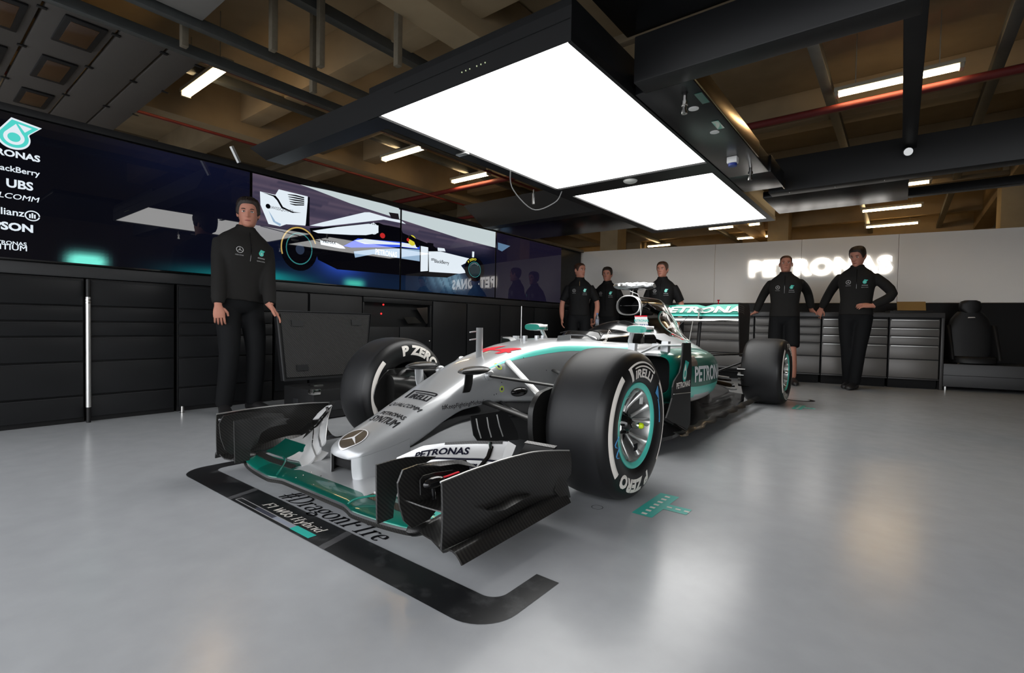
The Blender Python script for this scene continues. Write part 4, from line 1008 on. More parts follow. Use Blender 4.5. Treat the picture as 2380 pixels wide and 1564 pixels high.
for A_, B_, n_ in (([(.54, -.79, .150), (.655, -.72, .155), (.757, -.68, .150)], [(.56, -.645, .205), (.66, -.58, .205), (.757, -.55, .20)], 'outer_flap'),
                   ([(.63, -.60, .207), (.757, -.54, .205)], [(.63, -.565, .240), (.757, -.50, .245)], 'outer_flap'), ([(.635, -.555, .250), (.757, -.49, .25)], [(.66, -.475, .303), (.757, -.43, .292)], 'outer_flap')):
    k = MB(); k.patch(A_, B_, .012, .018, 10, 8); both(k, n_, carb_f)
k = MB(); k.patch([(.655, -.475, .306), (.76, -.425, .294)], [(.655, -.455, .311), (.76, -.405, .299)], .01, n=8, k=3); both(k, 'outer_flap_edge', carb)
# endplates
def bend(y): return .76+.045*max(0, (y+.60)/.2)**1.6
top = [(-1.012, .305), (-.95, .308), (-.89, .311), (-.80, .312), (-.73, .312), (-.65, .309), (-.556, .304), (-.47, .295), (-.395, .285)]
bot = [(-1.010, .112), (-.95, .110), (-.87, .110), (-.78, .110), (-.70, .112), (-.62, .114), (-.53, .116), (-.46, .13), (-.39, .20)]
tp = spline([(0, y, z) for y, z in top], 24); bt = spline([(0, y, z) for y, z in bot], 24); g = []
for a, b_ in zip(tp, bt):
    row = []
    for j in range(9):
        p = a.lerp(b_, j/8); row.append((bend(p.y)+.004*sin(pi*j/8), p.y, p.z))
    g.append(row)
k = MB(); k.sheet(g, .007); ep = both(k, 'front_endplate', carb, car, 40)
k = MB(); k.tube([Vector((bend(p.y), p.y, p.z+.001)) for p in tp], .0035, 6); both(k, 'endplate_rim', alu)
k = MB(); k.sheet([[(.795+.018*(j/5), -.475+.05*i/5+.03*j/5, .112+.13*(1-j/5)*(.3+.7*i/5)) for j in range(6)] for i in range(6)], .005); both(k, 'endplate_tail', carb)
# footplate with its outer tunnel
g = []
for i in range(26):
    t = i/25; y = -1.0+t*.585; tw = sin(pi*min(1, t*1.1))
    f0 = [(.615, .118+.02*tw), (.645, .108+.055*tw*(t < .6)*1), (.675, .100+.02*tw), (.71, .096), (.745, .100), (.765, .110), (.782, .121), (.797, .124), (.810, .117), (.820, .104), (.8265, .092)]
    row = []
    for x, z in f0:
        yy = y+(.028 if x < .66 else .034 if x < .74 else .018*abs(x-.80)/.06)*(1-t)
        row.append((x, yy, z-.012*(1-t)*(x > .7)+.006*t))
    g.append(row)
k = MB(); k.sheet(g, .006); both(k, 'footplate', carb, car, 50)
k = MB(); k.sphere((.605, -.945, .115), (.03, .055, .024), 14, 8); both(k, 'wing_tip_fairing', carb_m)
# small fin low on the outer face of the endplate
k = MB(); k.patch([onx(*Zp(1420, 905), .772), onx(*Zp(1500, 870), .768), onx(*Zp(1700, 740), .766), onx(*Zp(1900, 735), .768)], [onx(*Zp(1430, 915), .80), onx(*Zp(1600, 915), .81), onx(*Zp(1750, 830), .81), onx(*Zp(1912, 738), .80)], .006, n=10, k=5); both(k, 'endplate_fin', carb)
# inner vertical vanes, shelf and sensor pod
l1 = [(-1.042, .313), (-.98, .315), (-.921, .313), (-.86, .303), (-.79, .289), (-.86, .272), (-.915, .255), (-.945, .235), (-.960, .205), (-.972, .166), (-.975, .128), (-1.037, .126)]
k = MB(); k.prism([(.5, y, z) for y, z in l1], (.007, 0, 0)); both(k, 'wing_vane', carb, car, None)
l2 = [(-1.036, .320), (-.98, .324), (-.91, .318), (-.84, .308), (-.765, .294), (-.748, .262), (-.742, .240), (-.83, .236), (-.87, .215), (-.885, .17), (-.93, .14), (-1.0, .135), (-1.03, .165), (-1.048, .22), (-1.055, .285)]
k = MB(); k.prism([(.620, y, z) for y, z in l2], (.007, 0, 0)); both(k, 'wing_vane', carb, car, None)
k = MB(); k.patch([(.625, -1.025, .228), (.69, -1.015, .222), (.757, -1.0, .218)], [(.625, -.87, .212), (.69, -.86, .205), (.757, -.85, .205)], .007, .012, 10, 7); both(k, 'wing_shelf', carb)
k = MB(); k.patch([(.627, -.98, .318), (.627, -.90, .316), (.627, -.79, .297)], [(.662, -.92, .312), (.668, -.85, .306), (.672, -.75, .27)], .005, n=8, k=4); both(k, 'vane_lip', carb_m)
lp = [(660, 730), (655, 560), (690, 510), (820, 475), (1025, 447), (1022, 640), (930, 690), (765, 700)]
k = MB(); k.prism([onx(*Zp(*q), .682) for q in lp], (.004, 0, 0)); both(k, 'pod_bracket', carb_m, car, None)
k = MB(); k.sphere((.705, -.985, .288), (.017, .042, .017), 16, 10).tube([(.705, -.99, .275), (.70, -.98, .235)], .006, 8); both(k, 'sensor_pod', black_gloss, car, 60)
k = MB(); k.tube([(.703, -.952, .293), (.706, -.925, .294), (.708, -.885, .2965)], .0052, 8, ell=.45, up=(0, 0, 1)); both(k, 'red_strap', red_print)
# ================================================================ LEFT CABINETS
cab_m = mat('cabinet_black', (.009, .0095, .0105), .42, var=.15, scale=6, spec=.3)
cab_e = mat('cabinet_edge', (.014, .0145, .016), .45, var=.1, spec=.35)
XF = XW+.05
def cabinet(y0, y1, rows, lab, doors=1, grp='black cabinets under the screens'):
    t = thing('cabinet', lab, 'cabinet', (XW, (y0+y1)/2, 0), grp)
    MB().bbox((XW-.04, y0+.004, .0), (XF-.022, y1-.004, 1.028), .004).build('body', black_satin, t)
    if rows:
        for z0, z1 in zip(rows[1:], rows[:-1]):
            d = MB().bbox((XF-.02, y0+.012, z0+.006), (XF, y1-.012, z1-.006), .004).build('drawer', cab_m, t)
            MB().bbox((XF-.004, y0+.03, z1-.014), (XF+.003, y1-.03, z1-.009), .001).build('pull_edge', cab_e, d)
    else:
        w = (y1-y0)/doors
        for i in range(doors): MB().bbox((XF-.02, y0+w*i+.006, .09), (XF, y0+w*(i+1)-.006, 1.02), .004).build('door', cab_m, t)
    return t
R1 = [1.02, .83, .72, .614, .436, .193, .03]
cabinet(-2.5, -1.09, R1, 'black drawer cabinet at the left edge, left of the silver pole')
cabinet(-1.08, -.53, R1, 'black drawer cabinet just right of the silver pole')
cabinet(-.52, .26, R1, 'black drawer cabinet behind the man in the dark fleece')
cabinet(.27, .60, None, 'narrow black door cabinet left behind the open case lid')
cabinet(.61, 1.22, None, 'wide black door cabinet right behind the open case lid')
t = thing('equipment_niche', 'black cabinet with an open niche, red lights and a shiny bracket', 'cabinet', (XW, 1.73, 0), 'black cabinets under the screens')
MB().bbox((XW-.04, 1.235, 0), (XF-.03, 2.23, .70), .004).build('body', black_satin, t)
MB().bbox((XF-.02, 1.24, .09), (XF, 1.72, .70), .004).build('door', cab_m, t); MB().bbox((XF-.02, 1.73, .09), (XF, 2.225, .70), .004).build('door', cab_m, t)
MB().bbox((XF-.03, 1.23, .97), (XF, 2.23, 1.025), .004).build('lintel', cab_m, t)
MB().bbox((XW-.04, 1.23, .70), (XF-.01, 1.25, .98), .003).build('jamb', cab_m, t); MB().bbox((XW-.04, 2.21, .70), (XF-.01, 2.23, .98), .003).build('jamb', cab_m, t)
red_led = mat('red_light', (.6, .02, .02), .4, emit=(1, .03, .03), estr=1.2, var=0)
for px, py in ((891, 708), (886, 729)):
    p = onx(px, py, XF-.03); MB().sphere((XF-.03, p.y, p.z), .011, 10, 6).build('indicator', red_led, t)
k = MB(); k.prism([onx(px, py, XF-.03) for px, py in ((938, 737), (965, 737), (980, 751), (948, 752))], (-.01, 0, 0)); k.build('bracket', chrome, t, None)
k = MB(); k.prism([onx(px, py, XF-.03) for px, py in ((968, 716), (994, 714), (994, 752), (990, 752))], (-.01, 0, 0)); k.build('bracket', chrome, t, None)
MB().sphere(onx(998, 792, XF), .012, 10, 6).build('knob', chrome, t)
for i, (y0, y1) in enumerate(((2.24, 2.85), (2.86, 3.55), (3.56, 4.4), (4.41, 5.3), (5.31, 5.95))):
    cabinet(y0, y1, None, ['black cabinet right of the niche, behind the far front wheel', 'black cabinet behind the mast on the car nose', 'black cabinet behind the antenna on the car', 'black cabinet behind the far mirror of the car', 'last black cabinet at the corner beside the standing men'][i])
t = thing('silver_pole', 'slim silver pole standing upright against the seam of the left cabinets', 'pole', (XF+.03, -1.08, 0))
MB().tube([(XF+.03, -1.08, .11), (XF+.03, -1.08, .895)], .0155, 14).build('tube', alu, t)
MB().tube([(XF+.03, -1.08, 0), (XF+.03, -1.08, .112)], .0135, 12).build('foot', black_satin, t)
MB().tube([(XF+.03, -1.08, .893), (XF+.03, -1.08, 1.02)], .0135, 12).build('grip', black_satin, t)
for z in (.85, .87): MB().tube([(XF+.03, -1.08, z), (XF+.03, -1.08, z+.008)], .0185, 14).build('collar', chrome, t)
tag(MB().lathe([(.0, .05), (.012, .05), (.012, .0), (.02, .0), (.02, -.0), (.0, 0)], (XF+.05, -.50, 0), (0, 0, 1), 12).build('door_stop', chrome), 'small metal door stop on the floor by the left cabinets', 'door stop')
# ================================================================ OPEN CARRY CASE ON THE FLOOR
padm = bpy.data.materials.new('ribbed_foam'); padm.use_nodes = True; nt = padm.node_tree; b = nt.nodes['Principled BSDF']
tc = nt.nodes.new('ShaderNodeTexCoord'); wv = nt.nodes.new('ShaderNodeTexWave'); wv.bands_direction = 'DIAGONAL'; wv.inputs['Scale'].default_value = 34
mx = nt.nodes.new('ShaderNodeMix'); mx.data_type = 'RGBA'; mx.inputs[6].default_value = (.008, .008, .008, 1); mx.inputs[7].default_value = (.032, .031, .03, 1)
bp = nt.nodes.new('ShaderNodeBump'); bp.inputs['Strength'].default_value = .6; bp.inputs['Distance'].default_value = .01
for l in ((tc.outputs['Object'], wv.inputs['Vector']), (wv.outputs['Fac'], mx.inputs[0]), (mx.outputs[2], b.inputs['Base Color']), (wv.outputs['Fac'], bp.inputs['Height']), (bp.outputs['Normal'], b.inputs['Normal'])): nt.links.new(*l)
b.inputs['Roughness'].default_value = .6
cs = thing('equipment_case', 'open black equipment case on the floor, lid held up by the man on the left', 'case', (-1.88, .42, 0))
CX0, CX1, CY0, CY1 = -2.10, -1.66, .0, .86
MB().bbox((CX0, CY0, .01), (CX1, CY1, .235), .008).build('base', black_satin, cs)
BL, BR_, TR_, TL_ = onx(660, 885, -2.08), onx(850, 872, -2.08), onx(861, 730, -2.16), onx(642, 722, -2.16)
k = MB(); nrm = (TL_-BL).cross(BR_-BL).normalized(); nrm = nrm if nrm.x > 0 else -nrm
k.prism([BL, BR_, TR_, TL_], -nrm*.05); lid = k.build('lid', black_satin, cs, None)
q = lambda u, v: BL.lerp(BR_, u).lerp(TL_.lerp(TR_, u), v)
k = MB(); k.prism([q(.03, .04)+nrm*.001, q(.97, .04)+nrm*.001, q(.97, .96)+nrm*.001, q(.03, .96)+nrm*.001], nrm*.012); k.build('foam_lining', padm, lid, None)
k = MB(); P_ = [q(.0, .0), q(1, 0), q(1, 1), q(0, 1), q(0, 0)]
k.tube([p+nrm*.002 for p in P_], .008, 6); k.build('lid_rim', cab_e, lid)
for u, v in ((.18, .82), (.2, .17), (.82, .85)): 
    c = q(u, v)+nrm*.014; e1 = (BR_-BL).normalized(); e2 = (TL_-BL).normalized(); k = MB(); k.prism([c+e1*a+e2*b_ for a, b_ in ((-.05, -.025), (.05, -.025), (.05, .025), (-.05, .025))], nrm*.006); k.build('foam_block', cab_m, lid, None)
for x, y in ((CX1-.03, CY0+.02), (CX1-.03, CY1-.04)): MB().bbox((x-.035, y-.03, .20), (x+.04, y+.035, .243), .008).build('corner_cap', chrome, cs)
MB().bbox((-1.95, CY0+.12, .236), (-1.86, CY0+.2, .244), .003).build('latch', chrome, cs)
for z, y0 in ((.10, .15), (.10, .5)): MB().bbox((CX1-.002, y0, .07), (CX1+.006, y0+.1, .14), .003).build('latch', cab_e, cs)
MB().bbox((CX0+.15, CY0-.006, .08), (CX0+.23, CY0+.002, .15), .003).build('latch', cab_e, cs)
# ================================================================ RIGHT WORKBENCH
drawer_m = mat('bench_drawer', rgb(92, 89, 86), .34, .2, var=.12, scale=3)
bench_m = mat('bench_frame', rgb(52, 51, 51), .4, .1, var=.1, scale=4)
BD = -.58
def drawers(t, s0, s1, rows, skip=()):
    for z0, z1 in rows:
        d = MB().bbox((s0+.008, -.012, z0), (s1-.008, .0, z1), .003, MBK).build('drawer', drawer_m, t)
        MB().bbox((s0+.02, -.002, z1-.014), (s1-.02, .008, z1-.004), .002, MBK).build('pull_edge', alu if s1 > .5 else bench_m, d)
RW = [(.805, .912), (.695, .795), (.578, .685), (.392, .568)]
units = [(-1.95, -.96, 'grey drawer unit of the back bench, hidden mostly behind the rear wheel'), (-.95, -.11, 'grey drawer unit of the back bench behind the man in shorts'),
         (-.10, .665, 'grey drawer unit of the back bench behind the man with a hand on his hip'), (.675, 1.215, 'grey drawer unit at the right end of the back bench, under the laptop')]
for s0, s1, lab in units:
    t = thing('drawer_unit', lab, 'drawer unit', BK((s0+s1)/2, -.3, 0), 'grey drawer units of the back bench')
    MB().bbox((s0, BD, .13), (s1, -.013, .935), .004, MBK).build('body', black_satin, t)
    MB().bbox((s0+.01, BD+.05, .0), (s1-.01, -.05, .129), .004, MBK).build('plinth', black_matte, t)
    drawers(t, s0, s1, RW)
    d = MB().bbox((s0+.008, -.012, .14), (s1-.008, .0, .378), .003, MBK).build('drawer', drawer_m, t)
    MB().bbox((s0, -.02, .118), (s1, .012, .136), .003, MBK).build('kick_edge', bench_m, t)
t = thing('bench_top', 'grey worktop running over the back drawer units', 'worktop', BK(-.3, -.3, .94))
MB().bbox((-1.95, BD, .936), (1.255, .016, 1.0), .006, MBK).build('slab', bench_m, t)
MB().bbox((1.222, BD, 0), (1.255, .012, .935), .004, MBK).build('end_panel', bench_m, t)
t = thing('laptop', 'open laptop showing its brown lid on a stand at the bench end', 'laptop', BK(.94, -.25, 1.0))
MB().bbox((.70, -.36, 1.001), (1.17, -.12, 1.03), .006, MBK).build('stand', black_satin, t)
MB().bbox((.79, -.34, 1.031), (1.09, -.14, 1.045), .004, MBK).build('keyboard', black_satin, t)
k = MB(); P_ = [BK(.785, -.13, 1.036), BK(1.095, -.13, 1.036), BK(1.095, -.16, 1.155), BK(.785, -.16, 1.155)]
k.prism(P_, NB*-.01); k.build('lid', mat('bronze_lid', rgb(160, 126, 74), .35, .3, var=.1, scale=4), t, None)
tag(MB().bbox((.37, -.3, 1.001), (.55, -.12, 1.018), .004, MBK).build('tablet', black_gloss), 'flat black tablet lying on the bench beside the man with a hand on his hip', 'tablet')
t = thing('spray_gun', 'black spray gun with a red funnel standing on the bench behind the rear wing', 'tool', BK(-1.46, -.2, 1.0))
p0 = BK(-1.46, -.2, 1.0)
MB().lathe([(0, 0), (.05, 0), (.05, .02), (.02, .03), (.018, .09), (0, .09)], p0, (0, 0, 1), 16).build('base', black_satin, t)
MB().tube([p0+EB*-.09+Vector((0, 0, .02)), p0+EB*-.07+Vector((0, 0, .10)), p0+EB*.0+Vector((0, 0, .105)), p0+EB*.10+Vector((0, 0, .09))], .014, 8).build('body', black_satin, t)
MB().lathe([(.001, 0), (.008, 0), (.008, .06), (.022, .085), (.0, .086)], p0+Vector((0, 0, .105)), (0, 0, 1), 14).build('funnel', red_print, t)
low = thing('storage_bench', 'long low black storage box against the back wall at right', 'storage box', BK(2.1, -.3, 0))
MB().bbox((1.262, -.7, .05), (3.3, 0, .345), .006, MBK).build('body', mat('charcoal_box', (.022, .0225, .024), .4, var=.1, scale=4), low)
MB().bbox((1.262, -.002, .195), (3.3, .004, .2), .001, MBK).build('seam', black_matte, low)
for s_ in (1.3, 2.9): MB().lathe([(.015, 0), (.015, .05)], BK(s_, -.05, 0), (0, 0, 1), 10).build('foot', alu, low)
MB().sphere(BK(1.42, -.03, .352), (.02, .02, .008), 10, 6).build('catch', chrome, low)
# racing seat on the low box
st = thing('bucket_seat', 'black high-backed bucket seat standing on the low box at right', 'seat', BK(1.63, -.3, .345))
def seatring(z, s0, w, d0, dep, n=2.6):
    return [BK(s0+w*math.copysign(abs(cos(a))**(2/n), cos(a)), d0+dep*math.copysign(abs(sin(a))**(2/n), sin(a)), z) for a in [2*pi*j/24 for j in range(24)]]
k = MB(); k.loft([seatring(z, 1.625, w, -.35+dz, .06) for z, w, dz in ((.42, .20, .03), (.50, .235, .02), (.65, .245, 0), (.80, .235, -.01), (.93, .20, -.02), (1.0, .15, -.03), (1.03, .12, -.03))]); k.build('backrest', black_satin, st, 60)
k = MB(); k.loft([seatring(z, 1.625, w, -.36, .055) for z, w in ((1.015, .07), (1.03, .10), (1.08, .118), (1.13, .116), (1.165, .098), (1.18, .06))]); k.build('headrest', black_satin, st, 60)
k = MB(); k.loft([seatring(z, 1.625, w, -.25, dp) for z, w, dp in ((.346, .20, .19), (.36, .235, .22), (.42, .235, .22), (.44, .22, .20))]); k.build('seat_cushion', black_satin, st, 60)
for sg in (-1, 1):
    k = MB(); k.loft([seatring(z, 1.625+sg*.235, .03, -.27+dz, dp) for z, dz, dp in ((.40, .02, .16), (.55, 0, .12), (.75, -.04, .07), (.85, -.06, .04))]); k.build('side_bolster', black_satin, st, 60)
k = MB(); k.prism([BK(1.58, -.285, .945), BK(1.66, -.285, .95), BK(1.65, -.285, .957), BK(1.585, -.285, .957)], NB*.002); k.build('maker_badge', white_print, st, None)
# ================================================================ FLOOR MARKINGS
FL = lambda u, v, z=.0012: Vector((u, v, z))
tape = bpy.data.materials.new('scuffed_black_tape'); tape.use_nodes = True; nt = tape.node_tree; b = nt.nodes['Principled BSDF']
tc = nt.nodes.new('ShaderNodeTexCoord'); nz = nt.nodes.new('ShaderNodeTexNoise'); nz.inputs['Scale'].default_value = 7; nz.inputs['Detail'].default_value = 8; nz.inputs['Roughness'].default_value = .7
cr = nt.nodes.new('ShaderNodeValToRGB'); cr.color_ramp.elements[0].position = .52; cr.color_ramp.elements[0].color = (.012, .0125, .014, 1); cr.color_ramp.elements[1].position = .8; cr.color_ramp.elements[1].color = (.09, .092, .095, 1)
for l in ((tc.outputs['Object'], nz.inputs['Vector']), (nz.outputs['Fac'], cr.inputs[0]), (cr.outputs[0], b.inputs['Base Color'])): nt.links.new(*l)
b.inputs['Roughness'].default_value = .34
def arc(cx, cy, r, a0, a1, n=10): return [(cx+r*cos(radians(a0+(a1-a0)*i/n)), cy+r*sin(radians(a0+(a1-a0)*i/n))) for i in range(n+1)]
ln = [(-1.006, -.70)]+arc(-.886, -.97, .12, 180, 270)+arc(.886, -.97, .12, 270, 360)+[(1.006, -.765), (.926, -.765)]+arc(.876, -.907, .05, 0, -90)+arc(-.876, -.907, .05, 270, 180)+[(-.926, -.70)]
fl_ = thing('floor_outline', 'thick black rounded line taped on the floor in front of the car nose', 'floor marking', (0, -1.02, 0))
decal('tape', flat_geo([ln]), FL, tape, fl_)
# --- a pen-drawn italic serif alphabet
def pen(strokes, thick=.135, thin=.05):
    """strokes: polylines; width follows the direction like a pointed pen"""
    out = []
    for st_ in strokes:
        P_ = spline([(x, y, 0) for x, y in st_], max(2, 8*(len(st_)-1))) if len(st_) > 2 else [Vector((x, y, 0)) for x, y in st_]
        L_, R_ = [], []
        for i, p in enumerate(P_):
            t = (P_[min(i+1, len(P_)-1)]-P_[max(0, i-1)]).normalized(); w = (thin+(thick-thin)*abs(t.y)**1.6)/2; n_ = Vector((-t.y, t.x, 0))
            L_.append(p+n_*w); R_.append(p-n_*w)
        V = [(q.x, q.y) for q in L_]+[(q.x, q.y) for q in R_]; n = len(L_); F = [[i, n+i, n+i+1, i+1] for i in range(n-1)]
        out.append((V, F))
    return join_geo(*out)
def ell(cx, cy, rx, ry, a0, a1, n=10): return [(cx+rx*cos(radians(a0+(a1-a0)*i/n)), cy+ry*sin(radians(a0+(a1-a0)*i/n))) for i in range(n+1)]
SF = lambda x, y, w=.14: [(x-w, y), (x+w, y)]
G = {'#': (.72, [[(.22, .0), (.30, 1.0)], [(.46, 0), (.54, 1.0)], [(.06, .66), (.72, .66)], [(.02, .33), (.68, .33)]]),
 'D': (.84, [[(.2, 0), (.2, 1)], SF(.2, .02), SF(.2, .98), [(.2, .98), (.4, .98)], [(.2, .02), (.4, .02)], ell(.38, .5, .38, .48, 90, -90)]),
 'r': (.46, [[(.17, 0), (.17, .64)], SF(.17, .02), [(.05, .6), (.17, .64)], ell(.33, .44, .16, .2, 170, 60, 5), [(.42, .61), (.43, .55)]]),
 'a': (.58, [[(.44, .42), (.44, .08), (.56, .02)], ell(.28, .42, .16, .22, 0, 160, 6), ell(.25, .18, .17, .17, 60, 300, 8), [(.3, .33), (.44, .38)], [(.33, .04), (.44, .14)]]),
 'g': (.58, [ell(.27, .42, .18, .21, 0, 360, 14), [(.40, .58), (.54, .62)], [(.2, .22), (.12, .12), (.3, .06), (.44, .0)], ell(.27, -.13, .2, .13, 0, 360, 14)]),
 'o': (.58, [ell(.29, .32, .22, .31, 0, 360, 16)]),
 'n': (.64, [[(.16, 0), (.16, .64)], SF(.16, .02, .12), [(.04, .6), (.16, .64)], ell(.33, .42, .16, .21, 170, 0, 6)+[(.49, 0)], SF(.49, .02, .12)]),
 'F': (.70, [[(.2, 0), (.2, 1)], SF(.2, .02), [(.08, .98), (.64, .98)], [(.64, .98), (.64, .78)], [(.2, .5), (.48, .5)], [(.48, .6), (.48, .4)]]),
 '1': (.46, [[(.24, 0), (.24, 1)], SF(.24, .02), [(.08, .84), (.24, .98)]]),
 'e': (.54, [[(.1, .36), (.46, .36)], ell(.28, .34, .18, .28, 5, 315, 14)]),
 'W': (1.02, [[(.08, .98), (.3, 0)], [(.3, 0), (.52, .9)], [(.5, .98), (.72, 0)], [(.72, 0), (.94, .98)], SF(.08, .98, .1), SF(.94, .98, .1)]),
 '0': (.58, [ell(.29, .5, .2, .49, 0, 360, 16)]), '6': (.58, [ell(.29, .3, .2, .29, 0, 360, 14), [(.09, .3), (.16, .72), (.42, .99)]]),
 'H': (.86, [[(.2, 0), (.2, 1)], [(.64, 0), (.64, 1)], SF(.2, .02), SF(.2, .98), SF(.64, .02), SF(.64, .98), [(.2, .5), (.64, .5)]]),
 'y': (.58, [[(.08, .64), (.3, .02)], [(.5, .64), (.3, .02), (.2, -.24), (.06, -.24)], SF(.08, .63, .08), SF(.5, .63, .08)]),
 'b': (.6, [[(.14, 0), (.14, 1)], [(.03, .97), (.14, 1)], ell(.33, .32, .19, .3, 150, -150, 12)]),
 'i': (.32, [[(.16, 0), (.16, .64)], SF(.16, .02, .1), [(.06, .6), (.16, .64)], [(.16, .84), (.16, .92)]]),
 'd': (.6, [[(.46, 1), (.46, 0)], ell(.27, .32, .19, .3, 30, 330, 12), [(.36, .97), (.46, 1)], [(.46, .02), (.56, .02)]]), ' ': (.3, [])}
def serif(s, h, slant=.2, track=1.0):
    gs = []; x = 0
    for c in s:
        w, st_ = G[c]
        if st_:
            V, F = pen(st_); gs.append(([((x+vx+slant*vy)*h, vy*h) for vx, vy in V], F))
        x += w*track
    V, F = join_geo(*gs); return [(vx-x*h/2, vy) for vx, vy in V], F, x*h
V, F, w_ = serif('#DragonF1re', .088); sc = .70/w_
o = decal('floor_lettering', ([(vx*sc+.03, vy) for vx, vy in V], F), lambda u, v: FL(u, -.945+v+.0), black_print); tag(o, 'black italic letters on the pale floor between the tape line and the front wing', 'lettering')
V, F, w_ = serif('F1 W06 Hybrid', .040); sc = .42/w_
decal('tape_lettering', ([(vx*sc-.05, vy) for vx, vy in V], F), lambda u, v: FL(u, -1.035+v, .0022), white_print, fl_)
def rect(x0, y0, x1, y1): return [(x0, y0), (x1, y0), (x1, y1), (x0, y1)]
decal('tape_bar', flat_geo([[rect(-.40, -1.078, .175, -1.050), rect(-.395, -1.074, .05, -1.054)]]), lambda u, v: FL(u, v, .0022), mat('pale_line', rgb(150, 150, 150), .5), fl_)
decal('tape_bar', flat_geo([rect(-.24, -1.074, -.09, -1.054)]), lambda u, v: FL(u, v, .0022), mat('slate_bar', rgb(58, 60, 72), .5), fl_)
decal('tape_bar', flat_geo([rect(-.09, -1.074, .05, -1.054)]), lambda u, v: FL(u, v, .0022), grey_print, fl_)
decal('tape_bar', flat_geo([rect(.05, -1.080, .178, -1.048)]), lambda u, v: FL(u, v, .0026), tealm, fl_)
for x in (-.45, .26): decal('scuff_band', flat_geo([[(x, -1.09), (x+.035, -1.09), (x-.0, -.957), (x-.035, -.957)]]), lambda u, v: FL(u, v, .0018), mat('worn_tape', rgb(78, 78, 80), .5, var=.4, scale=30), fl_)
def tmark(name, lab, cx, cy, sgn=1):
    P_ = [(.928, -.114), (1.017, -.096), (1.022, -.02), (1.109, .014), (1.112, .084), (1.022, .07), (1.018, .197), (.954, .2)]
    P_ = [(.935, -.11), (1.02, -.11), (1.02, .012), (1.115, .012), (1.115, .082), (1.02, .082), (1.02, .20), (.935, .20)]
    t = thing(name, lab, 'floor marking', (cx, cy, 0))
    decal('teal_shape', flat_geo([[(x+cx-1.02, y+cy-.04) for x, y in P_]]), FL, tealm, t)
    for i in range(7): decal('dash', flat_geo([rect(cx-.052, cy-.135+.042*i, cx-.030, cy-.117+.042*i)]), lambda u, v: FL(u, v, .002), white_print, t)
    for i in range(3): decal('dash', flat_geo([rect(cx+.002+.036*i, cy+.0, cx+.024+.036*i, cy+.014)]), lambda u, v: FL(u, v, .002), white_print, t)
tmark('floor_tee_mark', 'turquoise T-shaped floor sticker beside the near front wheel', 1.02, .04)
tmark('floor_tee_mark', 'turquoise T-shaped floor sticker beside the rear wheel', 1.06, 3.50)
o = decal('floor_curve', flat_geo([[(.80, 3.98)]+arc(.97, 4.08, .12, -90, 60, 8)+arc(.97, 4.08, .07, 60, -90, 8)+[(.80, 4.03)]]), FL, black_print); tag(o, 'end of a black curved line on the floor behind the rear wheel', 'floor marking')
o = decal('floor_ring', ring_geo(.022, .0245, 32), lambda u, v: FL(.80+u, -.15+v), black_print); tag(o, 'thin black circle drawn on the floor before the near front tyre', 'floor marking')
# ================================================================ VIDEO SCREENS
def emis(name, r, g, b_, k=1.0):
    return mat('picture_'+name, (.002, .002, .002), .015, emit=rgb(r, g, b_), estr=k, var=0, spec=.65)
pic = bpy.data.materials.new('picture_backdrop'); pic.use_nodes = True; nt = pic.node_tree; b = nt.nodes['Principled BSDF']
b.inputs['Base Color'].default_value = (.002, .002, .0025, 1); b.inputs['Roughness'].default_value = .015; b.inputs['Specular IOR Level'].default_value = .65
at = nt.nodes.new('ShaderNodeAttribute'); at.attribute_name = 'Col'; nt.links.new(at.outputs['Color'], b.inputs['Emission Color']); b.inputs['Emission Strength'].default_value = 1.0
SB = [-1.66, .072, 1.766, 3.49, 5.245]; ZB, ZT = 1.135, 2.072
scr_parent = []
def smooth(a, b_, x): t = max(0, min(1, (x-a)/(b_-a))); return t*t*(3-2*t)
rs = random.Random(5); streak = [rs.random() for _ in range(200)]
def back(y, z):
    v = (z-ZB)/(ZT-ZB)
    c = [4, 5, 12]
    def add(col, k):
        for i in range(3): c[i] = c[i]*(1-k)+col[i]*k
    add((14, 20, 48), smooth(-1.3, -.4, y)*smooth(.5, 1.0, v)*.9); add((10, 12, 30), smooth(-1.3, .0, y)*.6)
    if y > .07:
        k = streak[int(v*58+y*1.5) % 200]; band = smooth(.38, .62, v-.05*(y-.8))
        add((58+40*k, 54+30*k, 74+26*k), band*(1-smooth(3.2, 3.7, y))*.95)
        add((8, 14, 34), (1-band)*.9)
        add((22, 18, 34), smooth(3.2, 3.7, y)*.92)
        add((14, 34, 58), (1-smooth(.05, .3, v))*.7*(1-smooth(3, 3.5, y)))
        g = math.exp(-((y-2.55)/.35)**2-((v-.20)/.16)**2)*(.5+.6*streak[int(y*31+v*17) % 200]); add((120, 160, 180), min(.75, g))
        g = math.exp(-((y-1.0)/.28)**2-((v-.30)/.2)**2); add((50, 90, 220), min(.8, g))
    g = math.exp(-((y+1.07)/.12)**4-((v-.02)/.07)**2); add((120, 240, 220), min(1, g*1.2))
    g = math.exp(-((v)/.07)**2)*smooth(-.9, -.1, y)*(1-smooth(.3, .9, y)); add((20, 120, 120), g*.8)
    g = math.exp(-((y-1.15)/.13)**4-((v-.03)/.05)**2); add((70, 190, 170), min(1, g))
    g = math.exp(-((y-.16)/.22)**2-((v-.03)/.05)**2); add((20, 140, 140), min(1, g))
    return [lin(max(0, q)) for q in c]
labs = ['left screen with a column of white sponsor names', 'second screen from the left showing the rear of a racing car', 'third screen from the left showing a helmeted driver in a racing car', 'last screen on the right, mostly dark blue, next to the white wall']
